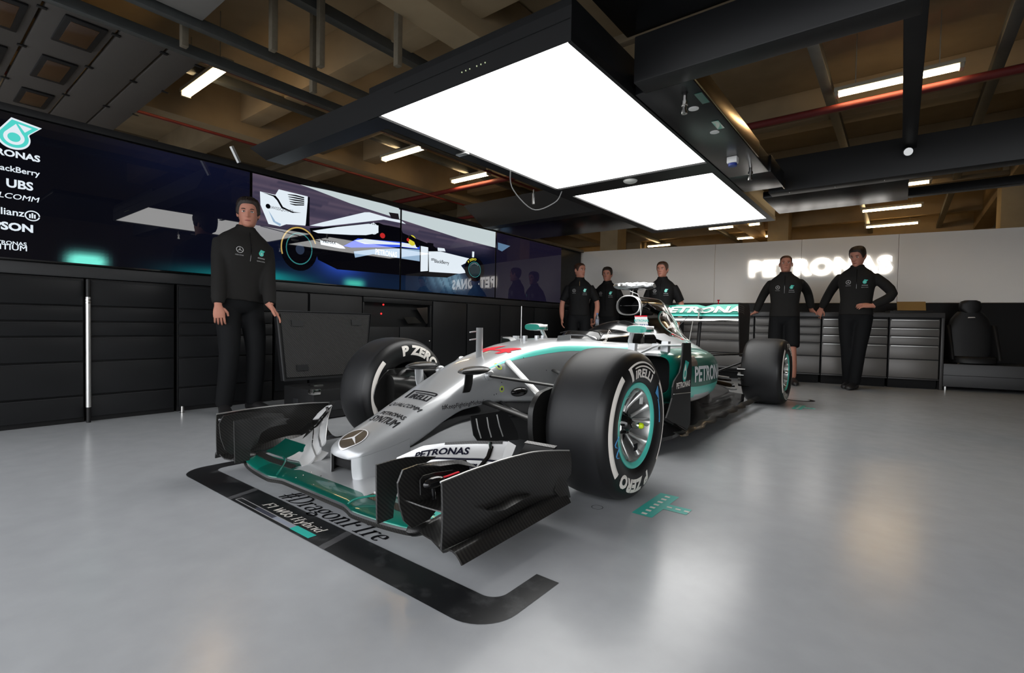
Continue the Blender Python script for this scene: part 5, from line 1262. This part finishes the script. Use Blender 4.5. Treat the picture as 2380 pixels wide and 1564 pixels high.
for i in range(4):
    y0, y1 = SB[i]+.006, SB[i+1]-.006
    s = thing('video_screen', labs[i], 'screen', (XW, (y0+y1)/2, ZB), 'screens along the left wall')
    MB().bbox((XW-.04, y0, ZB-.012), (XW-.002, y1, ZT+.008), .003).build('bezel', black_gloss, s)
    nu, nv = 70, 40; k = MB()
    for a in range(nu+1):
        for c in range(nv+1): k.v.append((XW, y0+.006+(y1-y0-.012)*a/nu, ZB+(ZT-ZB)*c/nv))
    for a in range(nu):
        for c in range(nv): q = a*(nv+1)+c; k.face((q, q+nv+1, q+nv+2, q+1))
    o = k.build('picture', pic, s, None, fix=False); ca = o.data.color_attributes.new('Col', 'FLOAT_COLOR', 'POINT')
    for j, v in enumerate(o.data.vertices): ca.data[j].color = (*back(v.co.y, v.co.z), 1)
    scr_parent.append(s)
lay = [0]
def sp(X, Y):     # detail coordinates of the pictured car -> (y, z) on the screen wall
    p = onx(560+X/3.1316, 380+Y/3.1316, XW); return (p.y, p.z)
def which(y): return scr_parent[max(0, min(3, sum(1 for q in SB[1:4] if y > q)))]
def clip_side(P_, yc, keep_low):
    out = []
    for i in range(len(P_)):
        a, b_ = P_[i], P_[(i+1) % len(P_)]; ia = (a[0] <= yc) == keep_low; ib = (b_[0] <= yc) == keep_low
        if ia: out.append(a)
        if ia != ib: t = (yc-a[0])/(b_[0]-a[0]); out.append((yc, a[1]+t*(b_[1]-a[1])))
    return out
def shape(P_, m, raw=False, lift=None):
    Q = P_ if raw else [sp(*q) for q in P_]; lay[0] += 1; L_ = .0004+.00006*lay[0]
    lo, hi = min(q[0] for q in Q), max(q[0] for q in Q)
    for i in range(4):
        a, b_ = SB[i]+.012, SB[i+1]-.012
        if hi < a or lo > b_: continue
        R_ = Q
        if lo < a: R_ = clip_side(R_, a, False)
        if hi > b_ and R_: R_ = clip_side(R_, b_, True)
        if len(R_) >= 3: decal('picture_shape', flat_geo([R_]), lambda u, v: Vector((XW+L_, u, v)), m, scr_parent[i])
def word(s, X, Y, h, m, scr, slope=None, **kw):
    """letters whose centre sits at picture point; h in metres"""
    y, z = sp(X, Y); lay[0] += 1; L_ = .0004+.00006*lay[0]
    decal('picture_lettering', T(s, h, **kw), lambda u, v: Vector((XW+L_, y+u, z+v)), m, scr_parent[scr])
def blob(X, Y, rx, rz, m, a0=0, a1=360, hole=0):
    y, z = sp(X, Y)
    if hole: Q = ell(y, z, rx, rz, a0, a1, 28)+ell(y, z, rx*hole, rz*hole, a1, a0, 28)
    else: Q = ell(y, z, rx, rz, 0, 345, 23)
    shape(Q, m, raw=True)
W_ = emis('white', 226, 236, 244); WB_ = emis('pale_blue', 150, 178, 205); K_ = emis('black', 3, 3, 8); BL_ = emis('blue', 60, 92, 235); NV = emis('navy', 12, 14, 52); TE = emis('teal', 80, 210, 200); GD = emis('gold', 190, 160, 90); YE = emis('yellow', 215, 205, 60); RD = emis('red', 190, 40, 40); GR = emis('grey', 150, 158, 168); SKY = emis('sky', 196, 208, 210); DT = emis('dim_teal', 50, 120, 120)
shape([(430, 152), (880, 246), (1150, 326), (1150, 334), (1860, 500), (1860, 615), (1600, 548), (1165, 408), (800, 292), (560, 200)], SKY)
shape([(1870, 575), (1960, 600), (1900, 640), (1870, 625)], emis('sky_dim', 90, 120, 150))
shape([(500, 470), (1000, 430), (1400, 600), (1640, 780), (1500, 830), (1200, 815), (700, 770), (560, 700)], K_)
shape([(138, 203), (250, 228), (275, 188), (340, 204), (486, 240), (483, 400), (468, 452), (330, 442), (285, 458), (200, 440), (142, 300)], W_)
shape([(150, 207), (252, 234), (275, 262), (305, 315), (375, 350), (440, 360), (370, 358), (295, 325), (262, 268), (235, 240)], K_)
shape([(200, 340), (250, 420), (292, 440), (285, 456), (235, 425)], WB_)
for i in range(5): shape([(338+4*i, 222+17*i), (400, 229+17*i), (462, 246+13*i), (458, 254+13*i), (395, 238+17*i), (345+4*i, 228+17*i)], K_)
word('SWISSQUOTE', 295, 333, .028, emis('dark_grey', 60, 60, 66), 1, sx=1.0); blob(197, 311, .022, .022, K_)
shape([(488, 242), (500, 245), (498, 455), (470, 455)], K_)
blob(425, 620, .19, .215, K_); blob(425, 620, .185, .21, GD, 20, 200, .93); blob(425, 620, .135, .155, DT, 0, 359, .93); blob(430, 625, .045, .05, emis('hub', 40, 50, 70))
shape([(500, 452), (590, 428), (900, 355), (935, 355), (1090, 400), (1162, 412), (1200, 440), (1040, 408), (900, 425), (600, 458)], W_)
shape([(520, 490), (700, 462), (930, 438), (1005, 452), (1008, 500), (960, 522), (800, 520), (560, 507)], W_)
shape([(1075, 355), (1145, 365), (1152, 408), (1095, 400)], emis('charcoal', 28, 24, 28))
shape([(1000, 440), (1075, 452), (1165, 470), (1190, 540), (1165, 600), (900, 560), (860, 530), (1000, 505)], K_)
blob(965, 475, .06, .062, W_, 0, 359, .88)
shape([(962, 430), (968, 430), (966, 478)], W_); shape([(925, 498), (966, 472), (968, 478)], W_); shape([(1004, 498), (966, 472), (964, 478)], W_)
blob(1030, 525, .035, .03, RD)
shape([(745, 600), (850, 545), (1170, 572), (1300, 600), (1300, 625), (1165, 608), (800, 612)], BL_); shape([(820, 560), (900, 548), (1160, 580), (1160, 592), (900, 585)], W_)
shape([(575, 560), (690, 575), (745, 602), (760, 620), (720, 618), (580, 590)], W_); word('PRIMAX', 645, 572, .03, K_, 1, bold=.02, shear=.2)
shape([(820, 640), (960, 625), (1165, 618), (1300, 628), (1300, 712), (1170, 692), (960, 660), (830, 685)], WB_)
shape([(1165, 575), (1270, 590), (1285, 618), (1230, 612), (1165, 605)], W_)
blob(1245, 560, .062, .062, YE); shape([(1230, 520), (1290, 560), (1298, 610), (1275, 608), (1260, 570), (1215, 545)], K_); blob(1215, 555, .02, .02, RD)
word('PETRONAS', 1058, 652, .062, W_, 1, bold=.035, sx=.72); 
shape([(1308, 600), (1362, 610), (1360, 782), (1306, 786)], W_)
shape([(1365, 640), (1450, 640), (1655, 690), (1685, 700), (1600, 742), (1640, 795), (1590, 802), (1368, 788)], W_)
word('BlackBerry', 1462, 715, .045, K_, 2, bold=.01, space=.95); 
for i in range(6): shape([(1384+8*(i % 3), 690+9*(i//3)), (1390+8*(i % 3), 691+9*(i//3)), (1389+8*(i % 3), 697+9*(i//3)), (1383+8*(i % 3), 696+9*(i//3))], K_)
shape([(1355, 575), (1400, 582), (1398, 625), (1362, 618)], K_); shape([(1430, 612), (1480, 618), (1488, 640), (1432, 636)], W_)
blob(1700, 770, .20, .165, K_); blob(1700, 772, .125, .108, DT, 0, 359, .92); blob(1700, 772, .105, .09, emis('hub_dark', 30, 44, 50))
for i in range(9): 
    a = radians(50+i*14); y, z = sp(1700, 772); shape([(y+.085*cos(a)+.004, z+.072*sin(a)), (y+.105*cos(a)+.004, z+.09*sin(a)), (y+.105*cos(a)-.004, z+.09*sin(a))], W_, raw=True)
y_, z_ = sp(1700, 770)
V, F = T('P ZERO', .034, bold=.03, sx=1.2, grid=.02); lay[0] += 1; L2 = .0004+.00006*lay[0]
decal('picture_lettering', (V, F), lambda u, v: Vector((XW+L2, y_+(.165+v)*cos(radians(112)-u/.165), z_+(.138+v*.85)*sin(radians(112)-u/.165))), YE, scr_parent[2])
shape([(1682, 640), (1697, 642), (1695, 683), (1681, 682)], W_)
# the sponsor column on the first screen
def lw(px, py, s, h, **kw):
    p = onx(px, py, XW); lay[0] += 1; L_ = .0006+.00006*lay[0]
    decal('picture_lettering', T(s, h, align='RIGHT', **kw), lambda u, v: Vector((XW+L_, p.y+u, p.z+v)), W_, scr_parent[0])
lw(93, 370, 'PETRONAS', .042, bold=.035, sx=1.1); lw(92, 404, 'BlackBerry', .038, bold=.015); lw(77, 434, 'UBS', .055, bold=.03); lw(90, 465, 'QUALCOMM', .036, bold=.01, shear=.2, sx=1.1)
lw(56, 496, 'Allianz', .046, bold=.015); lw(78, 532, 'EPSON', .05, bold=.04, sx=1.1); lw(62, 568, 'PETRONAS', .024, bold=.02, sx=1.1); lw(64, 578, 'SYNTIUM', .036, bold=.02, sx=1.05)
p = onx(75, 502, XW); shape(ell(p.y, p.z, .038, .035, 0, 350, 24)+ell(p.y, p.z, .031, .028, 350, 0, 24), W_, raw=True)
for d in (-.012, 0, .012): shape(rect(p.y+d-.004, p.z-.016, p.y+d+.004, p.z+(.018 if d == 0 else .010)), W_, raw=True)
p = onx(37, 312, XW); hh = .18
def lg_(P_, m): shape([(p.y+x*hh*1.05, p.z+y*hh) for x, y in P_], m, raw=True)
big = [(x*1.14, (y)*1.14) for x, y in outer]; lg_(big, W_); lg_(outer, TE); lg_(white, W_); lg_(tri, W_); lg_(inner, TE)
# ================================================================ PEOPLE
from mathutils.bvhtree import BVHTree
skin_m = mat('skin', rgb(186, 128, 108), .5, var=.06, scale=40, spec=.3)
lip_m = mat('lip', rgb(150, 82, 76), .5, var=.05)
hair_m = mat('dark_brown_hair', rgb(36, 26, 20), .6, var=.4, scale=120, bump=.6)
hair_r = mat('reddish_brown_hair', rgb(62, 38, 24), .6, var=.4, scale=120, bump=.6)
fleece = mat('black_fleece', rgb(33, 32, 31), .85, var=.12, scale=60, bump=.2, spec=.2)
shirt_m = mat('black_team_shirt', rgb(15, 15, 16), .75, var=.12, scale=50, spec=.25)
trouser_m = mat('black_trousers', rgb(16, 17, 19), .8, var=.15, scale=40, spec=.2)
shoe_m = mat('dark_shoe', rgb(26, 25, 26), .5, var=.3, scale=40)
eye_w = mat('eye_white', rgb(225, 220, 215), .3, var=0); eye_d = mat('iris', rgb(40, 34, 30), .2, var=0)
patch_w = mat('embroidery_white', rgb(200, 200, 200), .6, var=.1)
def remesh(mb, voxel, smooth=4):
    me = bpy.data.meshes.new('t'); me.from_pydata(mb.v, [], mb.f)
    bm = bmesh.new(); bm.from_mesh(me); bmesh.ops.recalc_face_normals(bm, faces=bm.faces[:]); bm.to_mesh(me); bm.free()
    o = bpy.data.objects.new('t', me); COL.objects.link(o)
    r = o.modifiers.new('r', 'REMESH'); r.mode = 'VOXEL'; r.voxel_size = voxel
    s = o.modifiers.new('s', 'SMOOTH'); s.factor = .5; s.iterations = smooth
    bpy.context.view_layer.update(); dg = bpy.context.evaluated_depsgraph_get()
    m2 = bpy.data.meshes.new_from_object(o.evaluated_get(dg)); out = MB()
    out.v = [tuple(v.co) for v in m2.vertices]; out.f = [tuple(p.vertices) for p in m2.polygons]; out.m = [0]*len(out.f)
    bpy.data.objects.remove(o); bpy.data.meshes.remove(me); bpy.data.meshes.remove(m2)
    return out
def merge(a, b_, mi=None):
    k = len(a.v); a.v += b_.v; a.f += [tuple(i+k for i in f) for f in b_.f]; a.m += (b_.m if mi is None else [mi]*len(b_.f)); return a
HT = [(-1, -.118, .016, .070, -.030), (-.95, -.113, .034, .086, -.005), (-.8, -.096, .050, .092, .022), (-.6, -.070, .0605, .0885, .058), (-.35, -.040, .0685, .0875, .084),
      (0, .000, .0745, .090, .098), (.3, .040, .0765, .0925, .105), (.55, .070, .0735, .087, .103), (.8, .098, .058, .066, .084), (.93, .113, .036, .041, .052), (1, .1195, .004, .005, .006)]
def head_pt(t, ph, face=True):
    z, a, f, b_ = tab(HT, t); s_, c = sin(ph), cos(ph)
    x = a*math.copysign(abs(s_)**.88, s_); y = -f*c if c >= 0 else -b_*c
    if face and c > 0:
        g = lambda u, m, w: math.exp(-((u-m)/w)**2)
        nz_ = max(0, min(1, (.020-z)/.052))*(1 if z > -.034 else max(0, 1-(-.034-z)/.011))
        d = .023*nz_*math.exp(-(x/(.0075+.007*nz_))**2)
        d -= .0085*(g(x, .031, .016)+g(x, -.031, .016))*g(z, .006, .012)
        d += .004*g(z, .024, .008)*(g(x, .03, .022)+g(x, -.03, .022))
        d += .0045*g(z, -.062, .007)*g(x, 0, .020)+.004*g(z, -.074, .006)*g(x, 0, .018)-.003*g(z, -.068, .003)*g(x, 0, .02)+.004*g(z, -.102, .012)*g(x, 0, .02)-.002*g(z, -.088, .006)*g(x, 0, .02)
        d += .003*(g(x, .042, .018)+g(x, -.042, .018))*g(z, -.02, .02)
        y -= d
    return Vector((x, y, z))
def hair_line(ph, style):
    a = abs(((ph+pi) % (2*pi))-pi); k = math.degrees(a)
    tb = [(0, .072), (25, .070), (42, .058), (58, .02), (70, -.02), (82, -.015), (95, .0), (112, -.04), (150, -.07), (180, -.075)]
    return tab(tb, k)[0]-.004*style
def person(label, pos, rz, H, pose, hair=hair_m, top=fleece, sleeves='long', bottoms='long', head=(0, 0, 0), lean=0.0, heavy=1.0, voxel=.011, hairvol=1.0, zip_=True, skin=skin_m, leanx=0.0):
    S = H/1.78; M = Matrix.Translation((pos[0], pos[1], 0)) @ Matrix.Rotation(rz, 4, 'Z'); Mi = M.inverted()
    root = thing('person', label, 'person', (pos[0], pos[1], 0), None)
    L3 = lambda p: Vector((p[0]*S, p[1]*S, p[2]*S))
    def loc(q): return Mi @ Vector(q[1]) if q[0] == 'w' else L3(q[1])
    hip0 = L3((0, lean, .93)); 
    up = Vector((leanx, pose.get('bend', 0), 1)).normalized(); side = Vector((1, 0, 0)); side = (side-up*side.dot(up)).normalized(); fw = up.cross(side)   # fw ~ +y(back)
    tor = lambda x, y, z: hip0+side*(x*S)+fw*(y*S)+up*((z-.93)*S)
    sh = {1: tor(.170*heavy**.5, .008, 1.415), -1: tor(-.170*heavy**.5, .008, 1.415)}; hp = {1: hip0+Vector((.092*S, 0, 0)), -1: hip0-Vector((.092*S, 0, 0))}
    def ik(a, b_, l1, l2, hint):
        d = (b_-a); L_ = d.length; 
        if L_ >= l1+l2-1e-4: return a+d*(l1/(l1+l2))
        x = (l1*l1-l2*l2+L_*L_)/(2*L_); h = sqrt(max(0, l1*l1-x*x)); d.normalize(); hint = Vector(hint); n_ = (hint-d*hint.dot(d)).normalized()
        return a+d*x+n_*h
    arms = {}; legs = {}
    for s_ in (1, -1):
        w = loc(pose['wrist'][s_]); d_ = w-sh[s_]; AL = pose.get('arm', 1.0); mx_ = (.30+.265)*S*AL
        if d_.length > mx_: w = sh[s_]+d_*(mx_/d_.length)
        el = ik(sh[s_], w, .30*S*AL, .265*S*AL, pose['elbow'][s_]); arms[s_] = (sh[s_], el, w)
        an = loc(pose['ankle'][s_]); kn = ik(hp[s_], an, .43*S, .43*S, pose.get('knee', {}).get(s_, (0, -1, 0))); legs[s_] = (hp[s_], kn, an)
    TR = [(.86, .150, .100, .0), (.93, .165, .112, .0), (1.02, .158, .106, -.005), (1.12, .150, .100, -.008), (1.22, .160, .108, -.006), (1.32, .178, .118, .0), (1.40, .180, .112, .006), (1.44, .168, .098, .010), (1.475, .138, .082, .013), (1.505, .098, .070, .013), (1.535, .066, .062, .010)]
    def torso(off, z0=None, z1=None, flare=0):
        rings = []
        for z, a, d, y in TR:
            if (z0 and z < z0) or (z1 and z > z1): continue
            q = heavy if z < 1.35 else heavy**.5
            rings.append([tor((a*q+off)*math.copysign(abs(cos(t))**.85, cos(t)), y+(d*q+off)*math.copysign(abs(sin(t))**.85, sin(t)), z) for t in [2*pi*j/28 for j in range(28)]])
        return rings
    def limb(k, P_, R_, n=16): k.tube(spline(P_, 4*(len(P_)-1)+1), [tab([(i/(len(R_)-1), r) for i, r in enumerate(R_)], j/(4*(len(P_)-1)))[0]*S for j in range(4*(len(P_)-1)+1)], n)
    # --- body: torso, limbs and neck grown into one surface, then hands and head
    k = MB(); k.loft(torso(-.012, None, 1.48)); 
    neck_t = tor(0, -.012, 1.60); k.tube([tor(0, .012, 1.46), tor(0, .005, 1.54), neck_t], [.064*S, .060*S, .057*S], 16)
    for s_ in (1, -1):
        a, e, w = arms[s_]; limb(k, [a, e, w], [.034, .044, .041, .040, .027]); a, e, w = legs[s_]; limb(k, [a, e, w], [.085, .075, .054, .055, .036])
    body = remesh(k, voxel, 3)
    for s_ in (1, -1):
        a, e, w = arms[s_]; d = (w-e).normalized(); hd = pose.get('hand', {}).get(s_, {})
        d = Vector(hd['dir']).normalized() if 'dir' in hd else d
        pn = Vector(hd.get('palm', (-s_, 0, 0))); pn = (pn-d*pn.dot(d)).normalized(); sd = d.cross(pn)*-s_      # towards the thumb
        if 'thumb' in hd and sd.dot(Vector(hd['thumb'])) < 0: sd = -sd
        curl = hd.get('curl', .5); k = MB()
        k.loft([[w+d*(t*S)+sd*(hw*S*math.copysign(abs(cos(q))**.7, cos(q)))+pn*(th_*S*math.copysign(abs(sin(q))**.8, sin(q))) for q in [2*pi*j/14 for j in range(14)]] for t, hw, th_ in ((-.03, .026, .024), (0, .027, .022), (.03, .036, .018), (.065, .042, .0155), (.09, .041, .013), (.098, .036, .010))])
        for i, (off, ln_) in enumerate(((.031, .072), (.0105, .082), (-.0105, .076), (-.030, .060))):
            p = w+d*(.09*S)+sd*(off*S); pts = [p-d*.02*S, p]; ang = curl*.45+.06*i; dd = d
            for seg in (.45, .32, .23):
                dd = (d*cos(ang)+pn*sin(ang)).normalized(); p = p+dd*(ln_*seg*S)+sd*(off*.06*S); pts.append(p); ang += curl*.75
            k.tube(pts, [.0095*S, .0092*S, .0085*S, .0078*S, .0055*S], 8)
        p = w+d*(.022*S)+sd*(.026*S); pts = [p-sd*.012*S, p+d*.012*S+sd*.012*S+pn*.004*S]; q = pts[-1]+(d*.75+sd*.55+pn*.35*curl*1.5).normalized()*.034*S; pts.append(q); pts.append(q+(d*.95+sd*.1+pn*.5*curl).normalized()*.028*S)
        k.tube(pts, [.013*S, .0125*S, .0105*S, .0075*S], 8)
        merge(body, k)
    hc = tor(0, -.018, 1.665); MH = Matrix.Translation(hc) @ Matrix.Rotation(head[0], 4, 'Z') @ Matrix.Rotation(head[1], 4, 'X') @ Matrix.Rotation(head[2], 4, 'Y') @ Matrix.Scale(S, 4)
    NR, NP = 44, 64
    phs = [2*pi*(j+.28*sin(4*pi*j/NP)/(2*pi)*1.0*NP/ (2*pi)/5)/NP for j in range(NP)]
    phs = [2*pi*j/NP-.32*sin(2*pi*j/NP) for j in range(NP)]
    ts = [-1+2*i/(NR-1) for i in range(NR)]
    k = MB(); k.loft([[MH @ head_pt(t, p) for p in phs] for t in ts])
    for sg in (1, -1):
        k.sphere((0, 0, 0), 1, 12, 8, Matrix.Identity(3)); n_ = 12*9
        for i in range(len(k.v)-n_, len(k.v)):
            v = Vector(k.v[i]); q = Vector((sg*(.077+v.x*.011+.006*v.y), .012+v.y*.019, -.002+v.z*.031)); k.v[i] = tuple(MH @ q)
    merge(body, k)
    for f in range(len(body.f)): body.m[f] = 0
    W_M = lambda mb: [setattr(mb, 'v', [tuple(M @ Vector(v)) for v in mb.v]), mb][1]
    bo = W_M(body).build('body', skin, root, 60)
    # hair: a shell over the skull
    k = MB(); rnd_ = random.Random(len(label)); rr = []
    for t in ts:
        row = []
        for p in phs:
            q = head_pt(t, p, False); hl = hair_line(p, 0); g = smooth(-.008, .016, q.z-hl); o_ = -.004+(.0135*hairvol+.007*hairvol*rnd_.random()*(.4+.6*smooth(.03, .1, q.z)))*g
            n_ = Vector((q.x, q.y*.9, max(0, q.z)*1.1)).normalized(); row.append(MH @ (q+n_*o_))
        rr.append(row)
    k.loft(rr); W_M(k).build('hair', hair, root, 60)
    for sg in (1, -1):
        k = MB(); c = Vector((sg*.031, -.0775, .0045)); k.sphere(c, (.0135, .008, .0065), 12, 8); k.cm = 1; k.sphere(c+Vector((0, -.0068, .0002)), (.0055, .0025, .0056), 10, 6)
        k.v = [tuple(MH @ Vector(v)) for v in k.v]; W_M(k).build('eye', [eye_w, eye_d], root, 60)
        k = MB(); P_ = []
        for i in range(6):
            x = sg*(.014+.006*i); z = .0225+.004*sin(pi*i/6); t_ = 0
            ph = math.asin(min(.99, abs(x)/.075))*sg; P_.append(MH @ (head_pt(z/.119*.92, ph)+Vector((0, -.002, 0))))
        k.tube(P_, [.0026*S, .0036*S, .0038*S, .0036*S, .003*S, .002*S], 6); W_M(k).build('eyebrow', hair, root, 60)
    k = MB(); P_ = [MH @ (Vector((x, 0, -.067-.0*abs(x)))+Vector((0, head_pt(-.067/.119*.98, math.asin(x/.066)).y-.0015, 0))) for x in (-.022, -.012, 0, .012, .022)]
    k.tube(P_, [.002*S, .0045*S, .005*S, .0045*S, .002*S], 8); W_M(k).build('lips', lip_m, root, 60)
    # shirt or fleece
    k = MB(); lo_ = .93 if top is shirt_m else .90
    off = .016 if top is fleece else .010
    k.loft(torso(off, lo_, 1.54))
    k.tube([tor(0, .012, 1.47), tor(0, .008, 1.53), tor(0, .002, 1.565)], [.086*S, .077*S, .074*S], 18)
    for s_ in (1, -1):
        a, e, w = arms[s_]; b0 = .010 if top is fleece else .008
        if sleeves == 'long': limb(k, [a, e, w-(w-e).normalized()*.015*S], [.044+b0, .053+b0, .047+b0, .045+b0, .034+b0])
        else: limb(k, [a, a.lerp(e, .45), a.lerp(e, .86)], [.046+b0, .058+b0, .058+b0])
    sm = remesh(k, .010, 5); vw = [M @ Vector(v) for v in sm.v]; bvh = BVHTree.FromPolygons(vw, sm.f)
    so = W_M(sm).build('fleece' if top is fleece else 'shirt', top, root, 60)
    R3 = M.to_3x3(); right = (R3 @ side); upw = (R3 @ up); out = -(R3 @ fw)
    def chest(geo, x, z, m, name='chest_badge'):
        V, F = geo; o0 = M @ tor(x, 0, z); k = MB(); ok = True
        for u, v in V:
            q = o0+right*(u*S)+upw*(v*S)+out*.5; hit_ = bvh.ray_cast(q, -out)
            if hit_[0] is None: return
            k.v.append(tuple(hit_[0]+out*.003))
        k.f = [tuple(f) for f in F]; k.m = [0]*len(F); k.build(name, m, so, None, fix=False)
    chest(star_geo(.026, .14, None), -.085, 1.335, patch_w); chest(T('MERCEDES', .009, bold=.01), -.085, 1.292, patch_w)
    tl = [(x*.055, y*.055) for x, y in outer]; chest(flat_geo([tl]), .085, 1.34, tealb); chest(flat_geo([[(x*.03, y*.03) for x, y in inner]]), .086, 1.338, white_print)
    for dz in (.045, .07): chest(T('PETRONAS' if dz < .05 else 'QUALCOMM', .009, bold=.02), .085, 1.34-dz, patch_w)
    if zip_:
        k = MB(); P_ = []
        for i in range(8):
            q = M @ tor(0, 0, 1.50-.035*i*(1 if top is fleece else 1.9))+out*.5; h_ = bvh.ray_cast(q, -out)
            if h_[0] is not None: P_.append(h_[0]+out*.001)
        if len(P_) > 2: k.tube(P_, .0035, 6); k.build('zip', black_gloss, so)
    # trousers or shorts
    k = MB(); k.loft([[hip0+Vector(((a*heavy+.008)*S*math.copysign(abs(cos(t))**.85, cos(t)), (d*heavy+.006)*S*sin(t), (z-.93)*S)) for t in [2*pi*j/24 for j in range(24)]] for z, a, d in ((.83, .12, .08), (.87, .15, .10), (.95, .162, .112), (1.03, .155, .107), (1.06, .150, .104))])
    for s_ in (1, -1):
        a, e, w = legs[s_]
        if bottoms == 'long': limb(k, [a, e, w+Vector((0, 0, -.02*S))], [.095, .092, .075, .070, .064])
        else: limb(k, [a, a.lerp(e, .55), e+(a-e).normalized()*.0], [.098, .098, .092])
    W_M(remesh(k, .012, 5)).build('trousers' if bottoms == 'long' else 'shorts', trouser_m, root, 60)
    for s_ in (1, -1):
        a, e, w = legs[s_]; fd = Vector(pose.get('foot', {}).get(s_, (.25*s_, -1, 0))).normalized(); rt = Vector((fd.y, -fd.x, 0)); base = Vector((w.x, w.y, 0)); k = MB()
        k.loft([[base+fd*(f_*S)+rt*(hw*S*cos(t))+Vector((0, 0, max(.001, (zc_+hz_*sin(t))*S))) for t in [2*pi*j/16 for j in range(16)]] for f_, hw, zc_, hz_ in ((-.075, .02, .035, .03), (-.06, .036, .045, .045), (0, .042, .055, .055), (.06, .045, .045, .045), (.13, .050, .034, .034), (.18, .042, .028, .028), (.205, .02, .022, .02))])
        W_M(k).build('shoe', shoe_m, root, 60)
    return root
Wd = lambda p: ('w', p)
Lc = lambda *p: ('l', p)
# the man on the left, one hand on the open lid
hl = TL_.lerp(TR_, .06)
person('man in a charcoal fleece standing at left with one hand on the open case lid', (-2.43, -.205), radians(88), 1.725,
       dict(wrist={1: Wd(hl+Vector((-.03, -.09, .035))), -1: Lc(-.205, -.135, .885)}, elbow={1: (.9, .3, -.4), -1: (-.6, .8, 0)}, ankle={1: Lc(.125, .02, .085), -1: Lc(-.11, .01, .085)},
            hand={1: dict(dir=(.35, -.10, -.45), palm=(-.1, .2, -1), curl=.35), -1: dict(palm=(.35, .9, 0), curl=.55, dir=(.08, -.05, -1))}), head=(radians(-24), radians(2), 0), heavy=1.17, hairvol=1.4, leanx=.085)
person('man in a short-sleeved black shirt looking right, holding a water bottle', (-2.22, 4.80), radians(30), 1.725,
       dict(wrist={1: Lc(.26, -.10, .90), -1: Lc(-.27, -.06, .88)}, elbow={1: (.7, .6, 0), -1: (-.7, .6, 0)}, ankle={1: Lc(.12, 0, .085), -1: Lc(-.12, 0, .085)}, hand={1: dict(curl=1.0, palm=(-1, -.3, 0)), -1: dict(curl=.5)}),
       hair=hair_r, top=shirt_m, sleeves='short', head=(radians(42), 0, 0), voxel=.013, hairvol=.45)
person('man in a dark jacket standing behind the bottle holder, facing the camera', (-2.10, 5.50), radians(14), 1.72,
       dict(wrist={1: Lc(.25, -.06, .88), -1: Lc(-.25, -.06, .88)}, elbow={1: (.7, .6, 0), -1: (-.7, .6, 0)}, ankle={1: Lc(.12, 0, .085), -1: Lc(-.12, 0, .085)}), top=shirt_m, sleeves='long', head=(0, radians(3), 0), voxel=.013, hairvol=1.1)
person('man in a short-sleeved black shirt standing behind the car air intake', (-1.00, 5.10), radians(8), 1.70,
       dict(wrist={1: Lc(.26, .02, .88), -1: Lc(-.26, .02, .88)}, elbow={1: (.7, .6, 0), -1: (-.7, .6, 0)}, ankle={1: Lc(.12, 0, .085), -1: Lc(-.12, 0, .085)}),
       hair=hair_r, top=shirt_m, sleeves='short', head=(radians(-8), 0, 0), voxel=.013, hairvol=.8)
rD = BK(-1.0, .03, 1.015); lD = BK(-.24, .03, 1.015)
person('smiling man in shorts leaning on the back bench with both arms spread', (.50, 5.72), radians(6), 1.765,
       dict(wrist={-1: Wd(onp(1752, 728, (-.25, 1, 0), 6.2-.25)+Vector((.03, -.03, .015))), 1: Wd(onp(1888, 722, (-.25, 1, 0), 6.2-.25)+Vector((-.01, -.03, .02)))}, arm=.95, elbow={1: (.3, 1, 0), -1: (-.3, 1, 0)}, ankle={1: Lc(.13, -.02, .085), -1: Lc(-.10, -.05, .085)},
            hand={1: dict(dir=(.2, .5, -.5), palm=(0, .3, -1), curl=.4), -1: dict(dir=(-.6, .5, -.35), palm=(0, .2, -1), curl=.4)}), hair=hair_r, bottoms='short', head=(radians(4), radians(-4), 0), heavy=1.06, voxel=.012, hairvol=.4, lean=.05)
person('tall man in dark clothes looking down, one hand on hip, leaning on the bench', (1.31, 5.78), radians(2), 1.825,
       dict(wrist={-1: Wd(onp(1910, 722, (-.25, 1, 0), 6.2-.25)+Vector((.0, -.04, .03))), 1: Lc(.165, -.125, 1.04)}, elbow={-1: (-.3, 1, 0), 1: (1, .25, .1)}, ankle={1: Lc(.01, -.06, .085), -1: Lc(-.05, .06, .085)}, foot={1: (-.3, -1, 0), -1: (-.2, -1, 0)},
            hand={-1: dict(dir=(-.3, .2, -.8), palm=(.2, .9, -.2), curl=.6), 1: dict(dir=(-.9, -.25, .05), palm=(-.2, .6, -.8), curl=.5)}), head=(radians(-22), radians(16), 0), heavy=1.02, voxel=.012, lean=.03, hairvol=1.0)
# water bottle held by the man looking right
p = onp(1388, 742, (0, 1, 0), 4.72)
bt = thing('water_bottle', 'small clear water bottle in the hand of the man looking right', 'bottle', p-Vector((0, 0, .10)))
MB().lathe([(.0, -.10), (.026, -.10), (.028, -.09), (.028, .03), (.014, .06), (.012, .075)], p, (0, 0, 1), 20).build('bottle', mat('clear_plastic', rgb(190, 200, 210), .08, var=0, trans=.85), bt, 50)
MB().lathe([(.0, .095), (.014, .095), (.014, .072)], p, (0, 0, 1), 16).build('cap', mat('blue_cap', rgb(90, 130, 190), .4), bt)
MB().lathe([(.0285, -.05), (.0285, .0)], p, (0, 0, 1), 20).build('paper_band', grey_print, bt)
